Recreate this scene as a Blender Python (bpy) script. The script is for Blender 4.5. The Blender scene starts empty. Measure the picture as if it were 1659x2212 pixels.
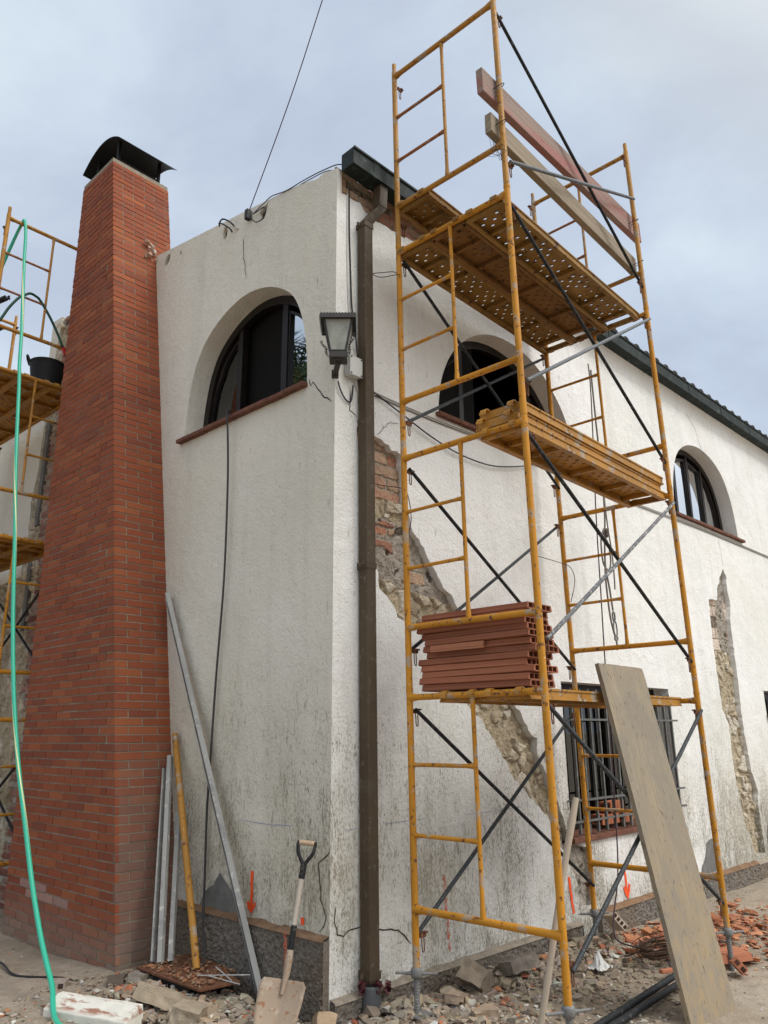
import bpy, bmesh, math, random
from math import sin, cos, pi, radians, sqrt
from mathutils import Vector, Matrix, noise, geometry
random.seed(7)
S = bpy.context.scene
COL = S.collection
# ------------------------------------------------------------------ camera
cd = bpy.data.cameras.new('camera'); cam = bpy.data.objects.new('camera', cd); COL.objects.link(cam)
yaw, pit, rol = -0.8315, 0.2821, -0.009
_f = Vector((-sin(yaw)*cos(pit), cos(yaw)*cos(pit), sin(pit))); _r0 = Vector((cos(yaw), sin(yaw), 0)); _u0 = _r0.cross(_f)
_r = _r0*cos(rol)+_u0*sin(rol); _u = -_r0*sin(rol)+_u0*cos(rol)
M = Matrix((( _r.x,_u.x,-_f.x,-3.8674),(_r.y,_u.y,-_f.y,-2.2965),(_r.z,_u.z,-_f.z,1.564),(0,0,0,1)))
cam.matrix_world = M
cd.sensor_fit = 'VERTICAL'; cd.sensor_height = 36.0; cd.lens = 36.0*1652.94/2212.0
cd.clip_start = .05; cd.clip_end = 3000
S.camera = cam
# ------------------------------------------------------------------ light
SUN_EL, SUN_AZ = radians(52), radians(-72)          # azimuth measured from +X
sdir = Vector((cos(SUN_AZ)*cos(SUN_EL), sin(SUN_AZ)*cos(SUN_EL), sin(SUN_EL)))
sd = bpy.data.lights.new('sun', 'SUN'); sun = bpy.data.objects.new('sun', sd); COL.objects.link(sun)
sun.rotation_euler = sdir.to_track_quat('Z', 'Y').to_euler()
sd.energy = 1.5; sd.angle = radians(20); sd.color = (1, .975, .94)
W = bpy.data.worlds.new('World'); S.world = W; W.use_nodes = True
def NN(nt, t, **kw):
    n = nt.nodes.new(t)
    for k, v in kw.items(): setattr(n, k, v)
    return n
def world():
    nt = W.node_tree; L = nt.links
    bg = nt.nodes['Background']
    sky = NN(nt, 'ShaderNodeTexSky'); sky.sky_type = 'NISHITA'; sky.sun_disc = False
    sky.sun_elevation = SUN_EL; sky.sun_rotation = pi/2-SUN_AZ
    tc = NN(nt, 'ShaderNodeTexCoord')
    mp = NN(nt, 'ShaderNodeMapping'); mp.inputs['Scale'].default_value = (1, 1, 1.9); mp.inputs['Location'].default_value = (3.1, 1.7, .6)
    L.new(tc.outputs['Generated'], mp.inputs['Vector'])
    nz = NN(nt, 'ShaderNodeTexNoise'); nz.inputs['Scale'].default_value = 2.1; nz.inputs['Detail'].default_value = 7; nz.inputs['Roughness'].default_value = .56; nz.inputs['Distortion'].default_value = .5
    L.new(mp.outputs[0], nz.inputs['Vector'])
    cr = NN(nt, 'ShaderNodeValToRGB'); e = cr.color_ramp.elements
    e[0].position = .32; e[0].color = (.535, .61, .75, 1); e[1].position = .67; e[1].color = (.76, .87, .965, 1)
    e2 = cr.color_ramp.elements.new(.5); e2.color = (.635, .735, .87, 1)
    L.new(nz.outputs['Fac'], cr.inputs['Fac'])
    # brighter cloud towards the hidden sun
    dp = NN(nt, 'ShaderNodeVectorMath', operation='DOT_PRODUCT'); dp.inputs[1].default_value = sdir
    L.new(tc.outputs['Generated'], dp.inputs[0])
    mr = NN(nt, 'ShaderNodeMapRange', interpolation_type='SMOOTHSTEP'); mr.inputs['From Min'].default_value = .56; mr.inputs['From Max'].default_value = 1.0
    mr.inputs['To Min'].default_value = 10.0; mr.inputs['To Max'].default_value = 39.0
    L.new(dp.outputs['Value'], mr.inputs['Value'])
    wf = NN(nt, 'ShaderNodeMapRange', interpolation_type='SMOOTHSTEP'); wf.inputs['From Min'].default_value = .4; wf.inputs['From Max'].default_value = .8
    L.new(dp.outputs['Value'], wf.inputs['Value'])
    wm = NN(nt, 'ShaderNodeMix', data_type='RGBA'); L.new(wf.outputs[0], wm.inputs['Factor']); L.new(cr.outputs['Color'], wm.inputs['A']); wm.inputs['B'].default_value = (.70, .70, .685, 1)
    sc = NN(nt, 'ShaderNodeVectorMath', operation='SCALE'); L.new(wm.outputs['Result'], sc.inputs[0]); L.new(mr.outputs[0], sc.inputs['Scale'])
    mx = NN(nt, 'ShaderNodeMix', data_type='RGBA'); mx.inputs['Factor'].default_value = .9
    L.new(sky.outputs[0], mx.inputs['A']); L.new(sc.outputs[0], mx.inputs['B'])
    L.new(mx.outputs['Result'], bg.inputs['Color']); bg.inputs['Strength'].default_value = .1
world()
vs = S.view_settings; S.display_settings.display_device = 'sRGB'
vs.view_transform = 'Standard'; vs.look = 'None'; vs.exposure = 0.0; vs.gamma = 1.0; vs.use_curve_mapping = False
S.cycles.max_bounces = 8; S.cycles.transparent_max_bounces = 16

# ------------------------------------------------------------------ materials
def new_mat(name):
    m = bpy.data.materials.new(name); m.use_nodes = True
    return m, m.node_tree, m.node_tree.nodes['Principled BSDF'], m.node_tree.links
def noise_n(nt, L, vec, scale, detail=4, rough=.55, dist=0):
    n = NN(nt, 'ShaderNodeTexNoise'); n.inputs['Scale'].default_value = scale; n.inputs['Detail'].default_value = detail
    n.inputs['Roughness'].default_value = rough; n.inputs['Distortion'].default_value = dist
    L.new(vec, n.inputs['Vector']); return n.outputs['Fac']
def ramp(nt, L, fac, stops):
    r = NN(nt, 'ShaderNodeValToRGB'); el = r.color_ramp.elements
    while len(el) < len(stops): el.new(.5)
    for e, (p, c) in zip(el, stops):
        e.position = p; e.color = (c[0], c[1], c[2], 1) if not isinstance(c, (int, float)) else (c, c, c, 1)
    L.new(fac, r.inputs['Fac']); return r.outputs['Color']
def mixc(nt, L, fac, a, b):
    m = NN(nt, 'ShaderNodeMix', data_type='RGBA')
    for s, v in (('Factor', fac), ('A', a), ('B', b)):
        if isinstance(v, (int, float)): m.inputs[s].default_value = v
        elif isinstance(v, tuple): m.inputs[s].default_value = (v[0], v[1], v[2], 1)
        else: L.new(v, m.inputs[s])
    return m.outputs['Result']
def mth(nt, L, op, a, b=None, clamp=False):
    m = NN(nt, 'ShaderNodeMath', operation=op); m.use_clamp = clamp
    for i, v in enumerate((a, b)):
        if v is None: continue
        if isinstance(v, (int, float)): m.inputs[i].default_value = v
        else: L.new(v, m.inputs[i])
    return m.outputs[0]
def bump(nt, L, bs, h, strength=.4, dist=.01):
    b = NN(nt, 'ShaderNodeBump'); b.inputs['Strength'].default_value = strength; b.inputs['Distance'].default_value = dist
    L.new(h, b.inputs['Height']); L.new(b.outputs[0], bs.inputs['Normal'])
def objvec(nt, L, scale=(1, 1, 1), rot=(0, 0, 0)):
    tc = NN(nt, 'ShaderNodeTexCoord'); mp = NN(nt, 'ShaderNodeMapping'); mp.inputs['Scale'].default_value = scale; mp.inputs['Rotation'].default_value = rot
    L.new(tc.outputs['Object'], mp.inputs['Vector']); return mp.outputs[0]
def sepz(nt, L, vec):
    s = NN(nt, 'ShaderNodeSeparateXYZ'); L.new(vec, s.inputs[0]); return s.outputs
def mrange(nt, L, v, a, b, c=0, d=1):
    m = NN(nt, 'ShaderNodeMapRange'); m.inputs[1].default_value = a; m.inputs[2].default_value = b; m.inputs[3].default_value = c; m.inputs[4].default_value = d
    L.new(v, m.inputs[0]); return m.outputs[0]

def mat_plaster(name, base, dirt_top, dirt_amt, dirt_col):
    m, nt, bs, L = new_mat(name)
    v = objvec(nt, L); z = sepz(nt, L, v)[2]
    big = noise_n(nt, L, v, .9, 5, .6)
    c = mixc(nt, L, mrange(nt, L, big, .3, .75), base, tuple(x*.86*(1 if i < 2 else .95) for i, x in enumerate(base)))
    # rain streaks and splash dirt: specks drawn out downwards, thicker low on the wall
    st = noise_n(nt, L, objvec(nt, L, (38, 38, 7)), 1.0, 4, .62)
    sk = noise_n(nt, L, objvec(nt, L, (85, 85, 38)), 1.0, 3, .6)
    patch = noise_n(nt, L, objvec(nt, L, (1.5, 1.5, .9)), 1.0, 4, .6)
    low = mrange(nt, L, z, dirt_top, .5)
    amt = mth(nt, L, 'MULTIPLY', low, mrange(nt, L, patch, .32, .60))
    mott = noise_n(nt, L, objvec(nt, L, (14, 14, 6)), 1.0, 6, .72)
    film = mth(nt, L, 'MULTIPLY', mth(nt, L, 'MULTIPLY', amt, mrange(nt, L, mott, .30, .62, .25, 1)), .85*dirt_amt)
    c = mixc(nt, L, film, c, (.325, .285, .215))
    thr = mth(nt, L, 'ADD', st, mth(nt, L, 'MULTIPLY', amt, .17))
    c = mixc(nt, L, mth(nt, L, 'MULTIPLY', mrange(nt, L, thr, .64, .84), dirt_amt), c, dirt_col)
    thr2 = mth(nt, L, 'ADD', sk, mth(nt, L, 'MULTIPLY', amt, .22))
    c = mixc(nt, L, mth(nt, L, 'MULTIPLY', mrange(nt, L, thr2, .62, .80), dirt_amt*.9), c, dirt_col)
    ye = noise_n(nt, L, objvec(nt, L, (.55, .55, .8)), 1.0, 5, .65); tr = noise_n(nt, L, objvec(nt, L, (3.2, 3.2, 2.2)), 1.0, 4, .6, .8)
    c = mixc(nt, L, mrange(nt, L, ye, .48, .72, 0, .30), c, tuple(b*k for b, k in zip(base, (.93, .87, .74))))
    c = mixc(nt, L, mrange(nt, L, tr, .55, .68, 0, .16), c, tuple(b*.80 for b in base))
    # greyish runs from the top
    runs = noise_n(nt, L, objvec(nt, L, (5, 5, .35)), 1.0, 4, .6)
    c = mixc(nt, L, mrange(nt, L, runs, .52, .8, 0, .28), c, (.42, .40, .35))
    L.new(c, bs.inputs['Base Color']); bs.inputs['Roughness'].default_value = .93; bs.inputs['Specular IOR Level'].default_value = .15
    h1 = noise_n(nt, L, v, 46, 5, .62, .6); h2 = noise_n(nt, L, v, 11, 3, .5); h3 = noise_n(nt, L, v, 150, 2, .5)
    h4 = noise_n(nt, L, v, 3.0, 3, .5, .4)
    h = mth(nt, L, 'ADD', mth(nt, L, 'ADD', mth(nt, L, 'ADD', h1, mth(nt, L, 'MULTIPLY', h2, .8)), mth(nt, L, 'MULTIPLY', h3, .25)), mth(nt, L, 'MULTIPLY', h4, 2.2))
    bump(nt, L, bs, h, .75, .014)
    return m
PL_R = mat_plaster('white_plaster', (.83, .825, .815), 2.1, .95, (.17, .15, .105))
PL_L = mat_plaster('cream_shade_plaster', (.745, .71, .635), 2.2, .95, (.15, .13, .09))  # warmer, darker copy of the white plaster, gable shading mixed into its colour

def mat_attr(name, rough=.85, var=.35, scale=25, bumpd=.004, bscale=60, spec=.25, noisecol=(.1, .08, .06)):
    m, nt, bs, L = new_mat(name)
    a = NN(nt, 'ShaderNodeVertexColor'); a.layer_name = 'col'
    v = objvec(nt, L)
    n1 = noise_n(nt, L, v, scale, 5, .6)
    c = mixc(nt, L, mrange(nt, L, n1, .45, .85, 0, var), a.outputs['Color'], noisecol)
    L.new(c, bs.inputs['Base Color']); bs.inputs['Roughness'].default_value = rough; bs.inputs['Specular IOR Level'].default_value = spec
    bump(nt, L, bs, noise_n(nt, L, v, bscale, 4, .6), .6, bumpd)
    return m
M_BRICK = mat_attr('facing_brick', .85, .45, 11, .003, 90, .2, (.15, .085, .06))
M_RUB = mat_attr('rubble', .95, .35, 30, .006, 70, .1, (.16, .13, .10))
M_MASON = mat_attr('masonry', .95, .5, 22, .008, 55, .1, (.20, .165, .115))
M_CLAY = mat_attr('fired_clay', .85, .3, 14, .0025, 120, .2, (.30, .12, .07))

def mat_paint(name, base, rust=(.13, .055, .025), bare=(.34, .30, .25), amt=.5, rough=.45, scale=9, metallic=0):
    m, nt, bs, L = new_mat(name)
    tc = NN(nt, 'ShaderNodeTexCoord'); v = tc.outputs['Object']
    n1 = noise_n(nt, L, v, scale, 6, .68); n2 = noise_n(nt, L, v, scale*3.3, 5, .65); n3 = noise_n(nt, L, v, 2.2, 3, .5)
    c = mixc(nt, L, mrange(nt, L, n3, .3, .7), base, tuple(x*.72 for x in base))
    c = mixc(nt, L, mth(nt, L, 'MULTIPLY', mrange(nt, L, n1, .56, .62), amt), c, bare)
    c = mixc(nt, L, mth(nt, L, 'MULTIPLY', mrange(nt, L, n2, .585, .64), min(1, amt*1.5)), c, rust)
    n4 = noise_n(nt, L, v, scale*7.5, 3, .6)
    c = mixc(nt, L, mth(nt, L, 'MULTIPLY', mrange(nt, L, n4, .69, .73), min(1, amt*1.1)), c, tuple(min(.6, x*1.6+.08) for x in bare))
    L.new(c, bs.inputs['Base Color']); bs.inputs['Metallic'].default_value = metallic; bs.inputs['Specular IOR Level'].default_value = .28
    L.new(mrange(nt, L, n1, .4, .7, rough, rough+.3), bs.inputs['Roughness'])
    bump(nt, L, bs, n2, .25, .002)
    return m
YEL = mat_paint('yellow_paint', (.56, .245, .02), amt=.8, rough=.55, scale=7.5)
YEL_D = mat_paint('worn_ochre_paint', (.45, .215, .035), amt=.85, scale=7)
DECK = mat_paint('deck_paint', (.28, .15, .035), (.075, .032, .016), (.20, .13, .06), .8, .6, 4.5)
DECKR = mat_paint('rusty_deck_paint', (.22, .105, .03), (.05, .022, .014), (.16, .085, .04), 1.0, .75, 3.5)
ORA = mat_paint('red_oxide_paint', (.34, .13, .05), amt=.5)
BLK = mat_paint('black_steel', (.012, .014, .016), (.10, .10, .10), (.18, .18, .18), .35, .5, 30)
GRY = mat_paint('grey_steel', (.13, .14, .155), (.45, .45, .43), (.22, .22, .22), .4, .5, 34)
GRYD = mat_paint('slate_steel', (.032, .037, .042), (.3, .3, .28), (.11, .11, .11), .35, .5, 34)
SPL = mat_paint('spattered_steel', (.12, .125, .13), (.55, .54, .5), (.45, .44, .42), .9, .55, 24)
GALV = mat_paint('galvanised_steel', (.20, .20, .195), (.14, .10, .075), (.33, .32, .3), .6, .6, 20, .2)
RUST = mat_paint('rusty_iron', (.15, .065, .035), (.07, .035, .025), (.22, .11, .06), .8, .85, 14)
GUT = mat_paint('dark_green_gutter', (.012, .020, .018), (.05, .075, .065), (.03, .042, .038), .5, .6, 5)
PIPE = mat_paint('brown_downpipe', (.085, .060, .036), (.14, .12, .09), (.11, .09, .065), .45, .5, 6)
ZINC = mat_paint('weathered_aluminium', (.40, .395, .375), (.55, .52, .47), (.27, .265, .26), .9, .75, 5, .0)

def mat_flat(name, c, rough=.8, var=.15, scale=12, bd=.002, spec=.3, metallic=0):
    m, nt, bs, L = new_mat(name)
    v = objvec(nt, L); n = noise_n(nt, L, v, scale, 5, .6)
    L.new(mixc(nt, L, mrange(nt, L, n, .3, .75), c, tuple(x*(1-2*var) for x in c)), bs.inputs['Base Color'])
    bs.inputs['Roughness'].default_value = rough; bs.inputs['Specular IOR Level'].default_value = spec; bs.inputs['Metallic'].default_value = metallic
    bump(nt, L, bs, noise_n(nt, L, v, scale*4, 4, .6), .4, bd)
    return m
MORTAR = mat_flat('mortar', (.31, .265, .205), .95, .2, 20, .004, .1)
RENDER_G = mat_flat('grey_render', (.20, .195, .185), .95, .2, 9, .004, .1)
DARKWOOD = mat_flat('dark_window_wood', (.014, .010, .009), .4, .2, 8, .001, .25)
LININGM = mat_flat('wall_core_shade', (.10, .075, .05), .95, .3, 14, .004, .1)
SILL = mat_flat('clay_sill', (.19, .085, .058), .85, .25, 14, .004, .2)
BLACKMET = mat_flat('black_sheet', (.008, .008, .009), .6, .1, 8, .001, .3)
CABLE = mat_flat('black_cable', (.015, .014, .016), .55, .1, 8, .0005, .4)
CABLED = mat_flat('dark_grey_cable', (.05, .048, .047), .6, .1, 8, .0005, .3)
CABLEG = mat_flat('grey_cable', (.16, .155, .15), .6, .1, 8, .0005, .3)
CABLEW = mat_flat('painted_cable', (.62, .60, .57), .7, .1, 8, .0005, .3)
ROPE = mat_flat('rope', (.21, .185, .165), .9, .2, 90, .002, .1)
ROPEP = mat_flat('purple_cord', (.10, .065, .08), .9, .2, 90, .002, .1)
PVC = mat_flat('grey_pvc', (.10, .105, .11), .5, .15, 10, .001, .4)
WHITEBOX = mat_flat('pale_plastic', (.58, .585, .56), .45, .08, 9, .0005, .4)
BUCKET = mat_flat('black_rubber', (.014, .015, .018), .65, .15, 10, .001, .3)
def mat_spray(name, c, lo):
    m, nt, bs, L = new_mat(name); v = objvec(nt, L); out = nt.nodes['Material Output']
    bs.inputs['Base Color'].default_value = (*c, 1); bs.inputs['Roughness'].default_value = .85
    t = NN(nt, 'ShaderNodeBsdfTransparent'); mx = NN(nt, 'ShaderNodeMixShader')
    L.new(mrange(nt, L, noise_n(nt, L, v, 75, 4, .65), lo, lo+.12), mx.inputs[0]); L.new(t.outputs[0], mx.inputs[1]); L.new(bs.outputs[0], mx.inputs[2]); L.new(mx.outputs[0], out.inputs['Surface'])
    return m
ORANGE = mat_spray('orange_spray', (.88, .085, .012), .30); ORANGEF = mat_spray('faded_orange_spray', (.62, .14, .07), .44)
BLUECH = mat_flat('blue_chalk', (.36, .38, .52), .9, .2, 30, .001, .1)
CRACK = mat_flat('crack_dark', (.045, .037, .03), .95, .2, 30, .001, .05)
FOAM = mat_flat('white_foam', (.72, .69, .61), .85, .08, 14, .002, .2)
SANDSTAIN = mat_flat('rust_sand', (.27, .115, .05), .95, .25, 22, .003, .1)
LAMPMET = mat_flat('lamp_iron', (.050, .046, .042), .6, .2, 18, .001, .4)
LEDGE2 = mat_flat('plinth_ledge_mortar', (.34, .29, .23), .95, .25, 16, .006, .1)
LEDGE = mat_flat('plinth_ledge_dirt', (.25, .155, .095), .95, .25, 16, .006, .1)
TILE = mat_flat('roof_tile', (.085, .075, .062), .9, .3, 9, .004, .2)
ROOM = mat_flat('room_interior', (.012, .011, .010), .9, .1, 3, .001, .1)
REDTAPE = mat_flat('red_wrap', (.12, .028, .032), .5, .3, 26, .003, .4)
HANDLE = mat_flat('grip_wood', (.52, .37, .25), .6, .12, 20, .001, .3)
BLKPAINT = mat_paint('black_tool_paint', (.010, .010, .011), (.10, .085, .065), (.2, .18, .15), .3, .5, 26)
PAPER = mat_flat('white_scrap', (.68, .67, .64), .9, .1, 20, .002, .1)
TWIG = mat_flat('dry_wire', (.085, .05, .032), .85, .25, 30, .001, .2)
REDF = mat_flat('red_fitting', (.5, .02, .012), .4, .1, 9, .0005, .4)

def mat_rough(name, a, b):
    m, nt, bs, L = new_mat(name); v = objvec(nt, L)
    n = noise_n(nt, L, v, 30, 6, .7); n2 = noise_n(nt, L, v, 2.3, 4, .6)
    c = mixc(nt, L, mrange(nt, L, n, .35, .7), a, b)
    c = mixc(nt, L, mrange(nt, L, n2, .40, .62, 0, .65), c, (.20, .15, .105))
    L.new(c, bs.inputs['Base Color']); bs.inputs['Roughness'].default_value = .97; bs.inputs['Specular IOR Level'].default_value = .1
    bump(nt, L, bs, noise_n(nt, L, v, 70, 5, .7), 1.0, .016)
    return m
ROUGH = mat_rough('roughcast', (.135, .12, .105), (.30, .27, .235))

def mat_ground():
    m, nt, bs, L = new_mat('dirt'); v = objvec(nt, L)
    n1 = noise_n(nt, L, v, .8, 5, .6); n2 = noise_n(nt, L, v, 9, 6, .7); n3 = noise_n(nt, L, v, 60, 5, .7)
    c = mixc(nt, L, mrange(nt, L, n1, .35, .65), (.30, .245, .185), (.40, .34, .268))
    c = mixc(nt, L, mrange(nt, L, n2, .42, .72, 0, .6), c, (.19, .145, .105))
    c = mixc(nt, L, mrange(nt, L, n3, .62, .70, 0, .8), c, (.52, .475, .41))
    L.new(c, bs.inputs['Base Color']); bs.inputs['Roughness'].default_value = .97; bs.inputs['Specular IOR Level'].default_value = .08
    h = mth(nt, L, 'ADD', n2, mth(nt, L, 'MULTIPLY', n3, .6)); bump(nt, L, bs, h, .9, .02)
    return m
DIRT = mat_ground()

def mat_wood(name, a, b, stain=None, white=0.0, grain=1.0):
    m, nt, bs, L = new_mat(name)
    v = objvec(nt, L, (1.6, 34, 34)); n = noise_n(nt, L, v, 1.0, 6, .65, .5)
    v2 = objvec(nt, L, (.9, 5, 5)); n2 = noise_n(nt, L, v2, 1.0, 4, .6)
    c = mixc(nt, L, mrange(nt, L, n, .3, .72), a, b)
    if stain: c = mixc(nt, L, mrange(nt, L, n2, .46, .60, 0, .8), c, stain)
    fl = noise_n(nt, L, objvec(nt, L, (16, 60, 60)), 1.0, 3, .6)
    c = mixc(nt, L, mrange(nt, L, fl, .66, .72, 0, .75), c, tuple(x*.35 for x in b))
    if white:
        w = noise_n(nt, L, objvec(nt, L, (14, 40, 40)), 1.0, 4, .7); c = mixc(nt, L, mrange(nt, L, w, .70, .74, 0, white), c, (.66, .63, .57))
    L.new(c, bs.inputs['Base Color']); bs.inputs['Roughness'].default_value = .85; bs.inputs['Specular IOR Level'].default_value = .2
    bump(nt, L, bs, n, .5*grain, .003)
    return m
W_RED = mat_wood('red_stained_timber', (.33, .25, .21), (.20, .145, .125), (.33, .135, .12))
W_GREY = mat_wood('weathered_timber', (.33, .27, .20), (.19, .15, .11))
def mat_board():
    m, nt, bs, L = new_mat('formwork_board')
    g = noise_n(nt, L, objvec(nt, L, (2.0, 46, 46)), 1.0, 6, .7, .4); q = noise_n(nt, L, objvec(nt, L, (2.2, 3.2, 3)), 1.0, 5, .65); q2 = noise_n(nt, L, objvec(nt, L, (7, 12, 9)), 1.0, 5, .7)
    c = mixc(nt, L, mrange(nt, L, g, .3, .72), (.345, .285, .205), (.225, .185, .13))
    x = sepz(nt, L, objvec(nt, L))[0]
    c = mixc(nt, L, mrange(nt, L, q, .40, .58, 0, .85), c, (.235, .205, .165))
    c = mixc(nt, L, mth(nt, L, 'MULTIPLY', mrange(nt, L, q2, .42, .62), mrange(nt, L, x, .3, -.9, 0, .85)), c, (.34, .25, .145))
    d = noise_n(nt, L, objvec(nt, L, (15, 62, 40)), 1.0, 3, .6)
    c = mixc(nt, L, mrange(nt, L, d, .64, .69, 0, .85), c, (.075, .06, .045))
    w = noise_n(nt, L, objvec(nt, L, (11, 30, 30)), 1.0, 4, .75)
    c = mixc(nt, L, mrange(nt, L, w, .69, .73, 0, .9), c, (.62, .59, .53))
    L.new(c, bs.inputs['Base Color']); bs.inputs['Roughness'].default_value = .88; bs.inputs['Specular IOR Level'].default_value = .15
    bump(nt, L, bs, mth(nt, L, 'ADD', g, mth(nt, L, 'MULTIPLY', d, .6)), .7, .004); return m
W_BOARD = mat_board()
W_EDGE = mat_wood('board_edge', (.17, .14, .065), (.10, .085, .04))
W_POLE = mat_wood('pale_handle_wood', (.50, .42, .33), (.37, .30, .22), (.42, .35, .28))
W_SHAFT = mat_wood('shovel_shaft_wood', (.50, .45, .38), (.36, .31, .25), (.30, .26, .22))

def mat_glass(name, tint, refl, fac):
    m, nt, bs, L = new_mat(name)
    out = nt.nodes['Material Output']; nt.nodes.remove(bs)
    g = NN(nt, 'ShaderNodeBsdfGlossy'); g.inputs['Color'].default_value = (*refl, 1); g.inputs['Roughness'].default_value = .015
    t = NN(nt, 'ShaderNodeBsdfTransparent'); t.inputs['Color'].default_value = (*tint, 1)
    mx = NN(nt, 'ShaderNodeMixShader')
    lw = NN(nt, 'ShaderNodeFresnel'); lw.inputs['IOR'].default_value = 1.5
    f = mth(nt, L, 'ADD', lw.outputs[0], fac, True)
    L.new(f, mx.inputs[0]); L.new(t.outputs[0], mx.inputs[1]); L.new(g.outputs[0], mx.inputs[2]); L.new(mx.outputs[0], out.inputs['Surface'])
    return m
GLASS = mat_glass('window_glass', (.35, .37, .38), (.9, .93, .95), .06)
GLASSR = mat_glass('coated_window_glass', (.3, .32, .33), (.92, .96, 1), .62)
def mat_lampglass():
    m, nt, bs, L = new_mat('frosted_lamp_glass'); v = objvec(nt, L)
    n = noise_n(nt, L, v, 9, 4, .6); c = mixc(nt, L, mrange(nt, L, n, .35, .7), (.40, .41, .36), (.20, .21, .19))
    L.new(c, bs.inputs['Base Color']); bs.inputs['Roughness'].default_value = .35; return m
LAMPGL = mat_lampglass()
def mat_hose():
    m, nt, bs, L = new_mat('green_hose')
    tc = NN(nt, 'ShaderNodeTexCoord'); s = NN(nt, 'ShaderNodeSeparateXYZ'); L.new(tc.outputs['UV'], s.inputs[0])
    ph = mth(nt, L, 'ADD', s.outputs[0], mth(nt, L, 'MULTIPLY', s.outputs[1], .42))
    fr = mth(nt, L, 'FRACT', ph)
    stripe = mth(nt, L, 'LESS_THAN', fr, .09)
    L.new(mixc(nt, L, stripe, (.03, .42, .27), (.72, .66, .33)), bs.inputs['Base Color'])
    bs.inputs['Roughness'].default_value = .38; bs.inputs['Subsurface Weight'].default_value = 0; return m
HOSE = mat_hose()
HOSED = mat_flat('dark_green_hose', (.012, .075, .045), .4, .2, 9, .0005, .4)

# ------------------------------------------------------------------ mesh helpers
class MB:
    def __init__(s): s.v = []; s.f = []; s.c = []; s.sm = []
    def add(s, vs, fs, col=None, smooth=False):
        o = len(s.v); s.v += [tuple(v) for v in vs]
        for f in fs: s.f.append(tuple(o+i for i in f)); s.c.append(col); s.sm.append(smooth)
        return s
    def box(s, c, d, R=None, col=None, taper=1.0):
        c = Vector(c); x, y, z = d[0]/2, d[1]/2, d[2]/2; t = taper
        vs = [Vector(p) for p in ((-x, -y, -z), (x, -y, -z), (x, y, -z), (-x, y, -z), (-x*t, -y*t, z), (x*t, -y*t, z), (x*t, y*t, z), (-x*t, y*t, z))]
        if R is not None: vs = [R @ v for v in vs]
        return s.add([c+v for v in vs], [(0, 3, 2, 1), (4, 5, 6, 7), (0, 1, 5, 4), (1, 2, 6, 5), (2, 3, 7, 6), (3, 0, 4, 7)], col)
    def hexa(s, P, col=None):
        return s.add(P, [(0, 3, 2, 1), (4, 5, 6, 7), (0, 1, 5, 4), (1, 2, 6, 5), (2, 3, 7, 6), (3, 0, 4, 7)], col)
    def tube(s, pts, r, n=10, caps=True, col=None, flat=None, rad=None):
        pts = [Vector(p) for p in pts]; N = len(pts); rings = []
        prev = None
        for i, p in enumerate(pts):
            d = (pts[min(i+1, N-1)]-pts[max(i-1, 0)])
            if d.length < 1e-9: d = Vector((0, 0, 1))
            d.normalize()
            if prev is None:
                a = Vector((0, 0, 1)) if abs(d.z) < .9 else Vector((1, 0, 0)); x = a.cross(d).normalized()
            else:
                x = (prev-d*prev.dot(d)); x = x.normalized() if x.length > 1e-6 else d.orthogonal().normalized()
            prev = x; y = d.cross(x); rr = rad[i] if rad else r
            rings.append([p+x*rr*cos(2*pi*k/n)+y*rr*sin(2*pi*k/n)*(flat or 1) for k in range(n)])
        vs = [q for R in rings for q in R]; fs = []
        for i in range(N-1):
            for k in range(n): fs.append((i*n+k, i*n+(k+1) % n, (i+1)*n+(k+1) % n, (i+1)*n+k))
        s.add(vs, fs, col, True)
        if caps: s.add(rings[0], [tuple(range(n-1, -1, -1))], col); s.add(rings[-1], [tuple(range(n))], col)
        return s
    def lathe(s, prof, base, n=20, col=None, axis=None):
        vs = []; fs = []; b = Vector(base); R = axis if axis is not None else Matrix.Identity(3)
        for (r, z) in prof:
            for k in range(n): vs.append(b+R @ Vector((r*cos(2*pi*k/n), r*sin(2*pi*k/n), z)))
        for i in range(len(prof)-1):
            for k in range(n): fs.append((i*n+k, i*n+(k+1) % n, (i+1)*n+(k+1) % n, (i+1)*n+k))
        return s.add(vs, fs, col, True)
    def build(s, name, m, parent=None):
        me = bpy.data.meshes.new(name); me.from_pydata(s.v, [], s.f); me.materials.append(m)
        me.polygons.foreach_set('use_smooth', s.sm)
        if any(c is not None for c in s.c):
            a = me.color_attributes.new('col', 'FLOAT_COLOR', 'CORNER'); d = []
            for p, c in zip(me.polygons, s.c): d += list(((c or (.3, .3, .3))+(1,)))*p.loop_total
            a.data.foreach_set('color', d)
        me.update()
        o = bpy.data.objects.new(name, me); COL.objects.link(o)
        if parent is not None: o.parent = parent; o.matrix_parent_inverse = WORLDM(parent).inverted()
        return o
def WORLDM(o):
    m = o.matrix_basis.copy()
    return m if o.parent is None else WORLDM(o.parent) @ o.matrix_parent_inverse @ m
def tag(o, label=None, cat=None, group=None, kind=None):
    if label: o['label'] = label
    if cat: o['category'] = cat
    if group: o['group'] = group
    if kind: o['kind'] = kind
    return o
def thing(name, label, cat, loc=(0, 0, 0), group=None, rot=None):
    o = bpy.data.objects.new(name, None); COL.objects.link(o); o.empty_display_size = .1
    mm = Matrix.Translation(Vector(loc))
    if rot is not None: mm = mm @ rot.to_4x4()
    o.matrix_world = mm; o.matrix_basis = mm
    return tag(o, label, cat, group)
def bevel(o, w=.004, seg=2):
    b = o.modifiers.new('bevel', 'BEVEL'); b.width = w; b.segments = seg; b.limit_method = 'ANGLE'; b.angle_limit = radians(40); return o
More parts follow.
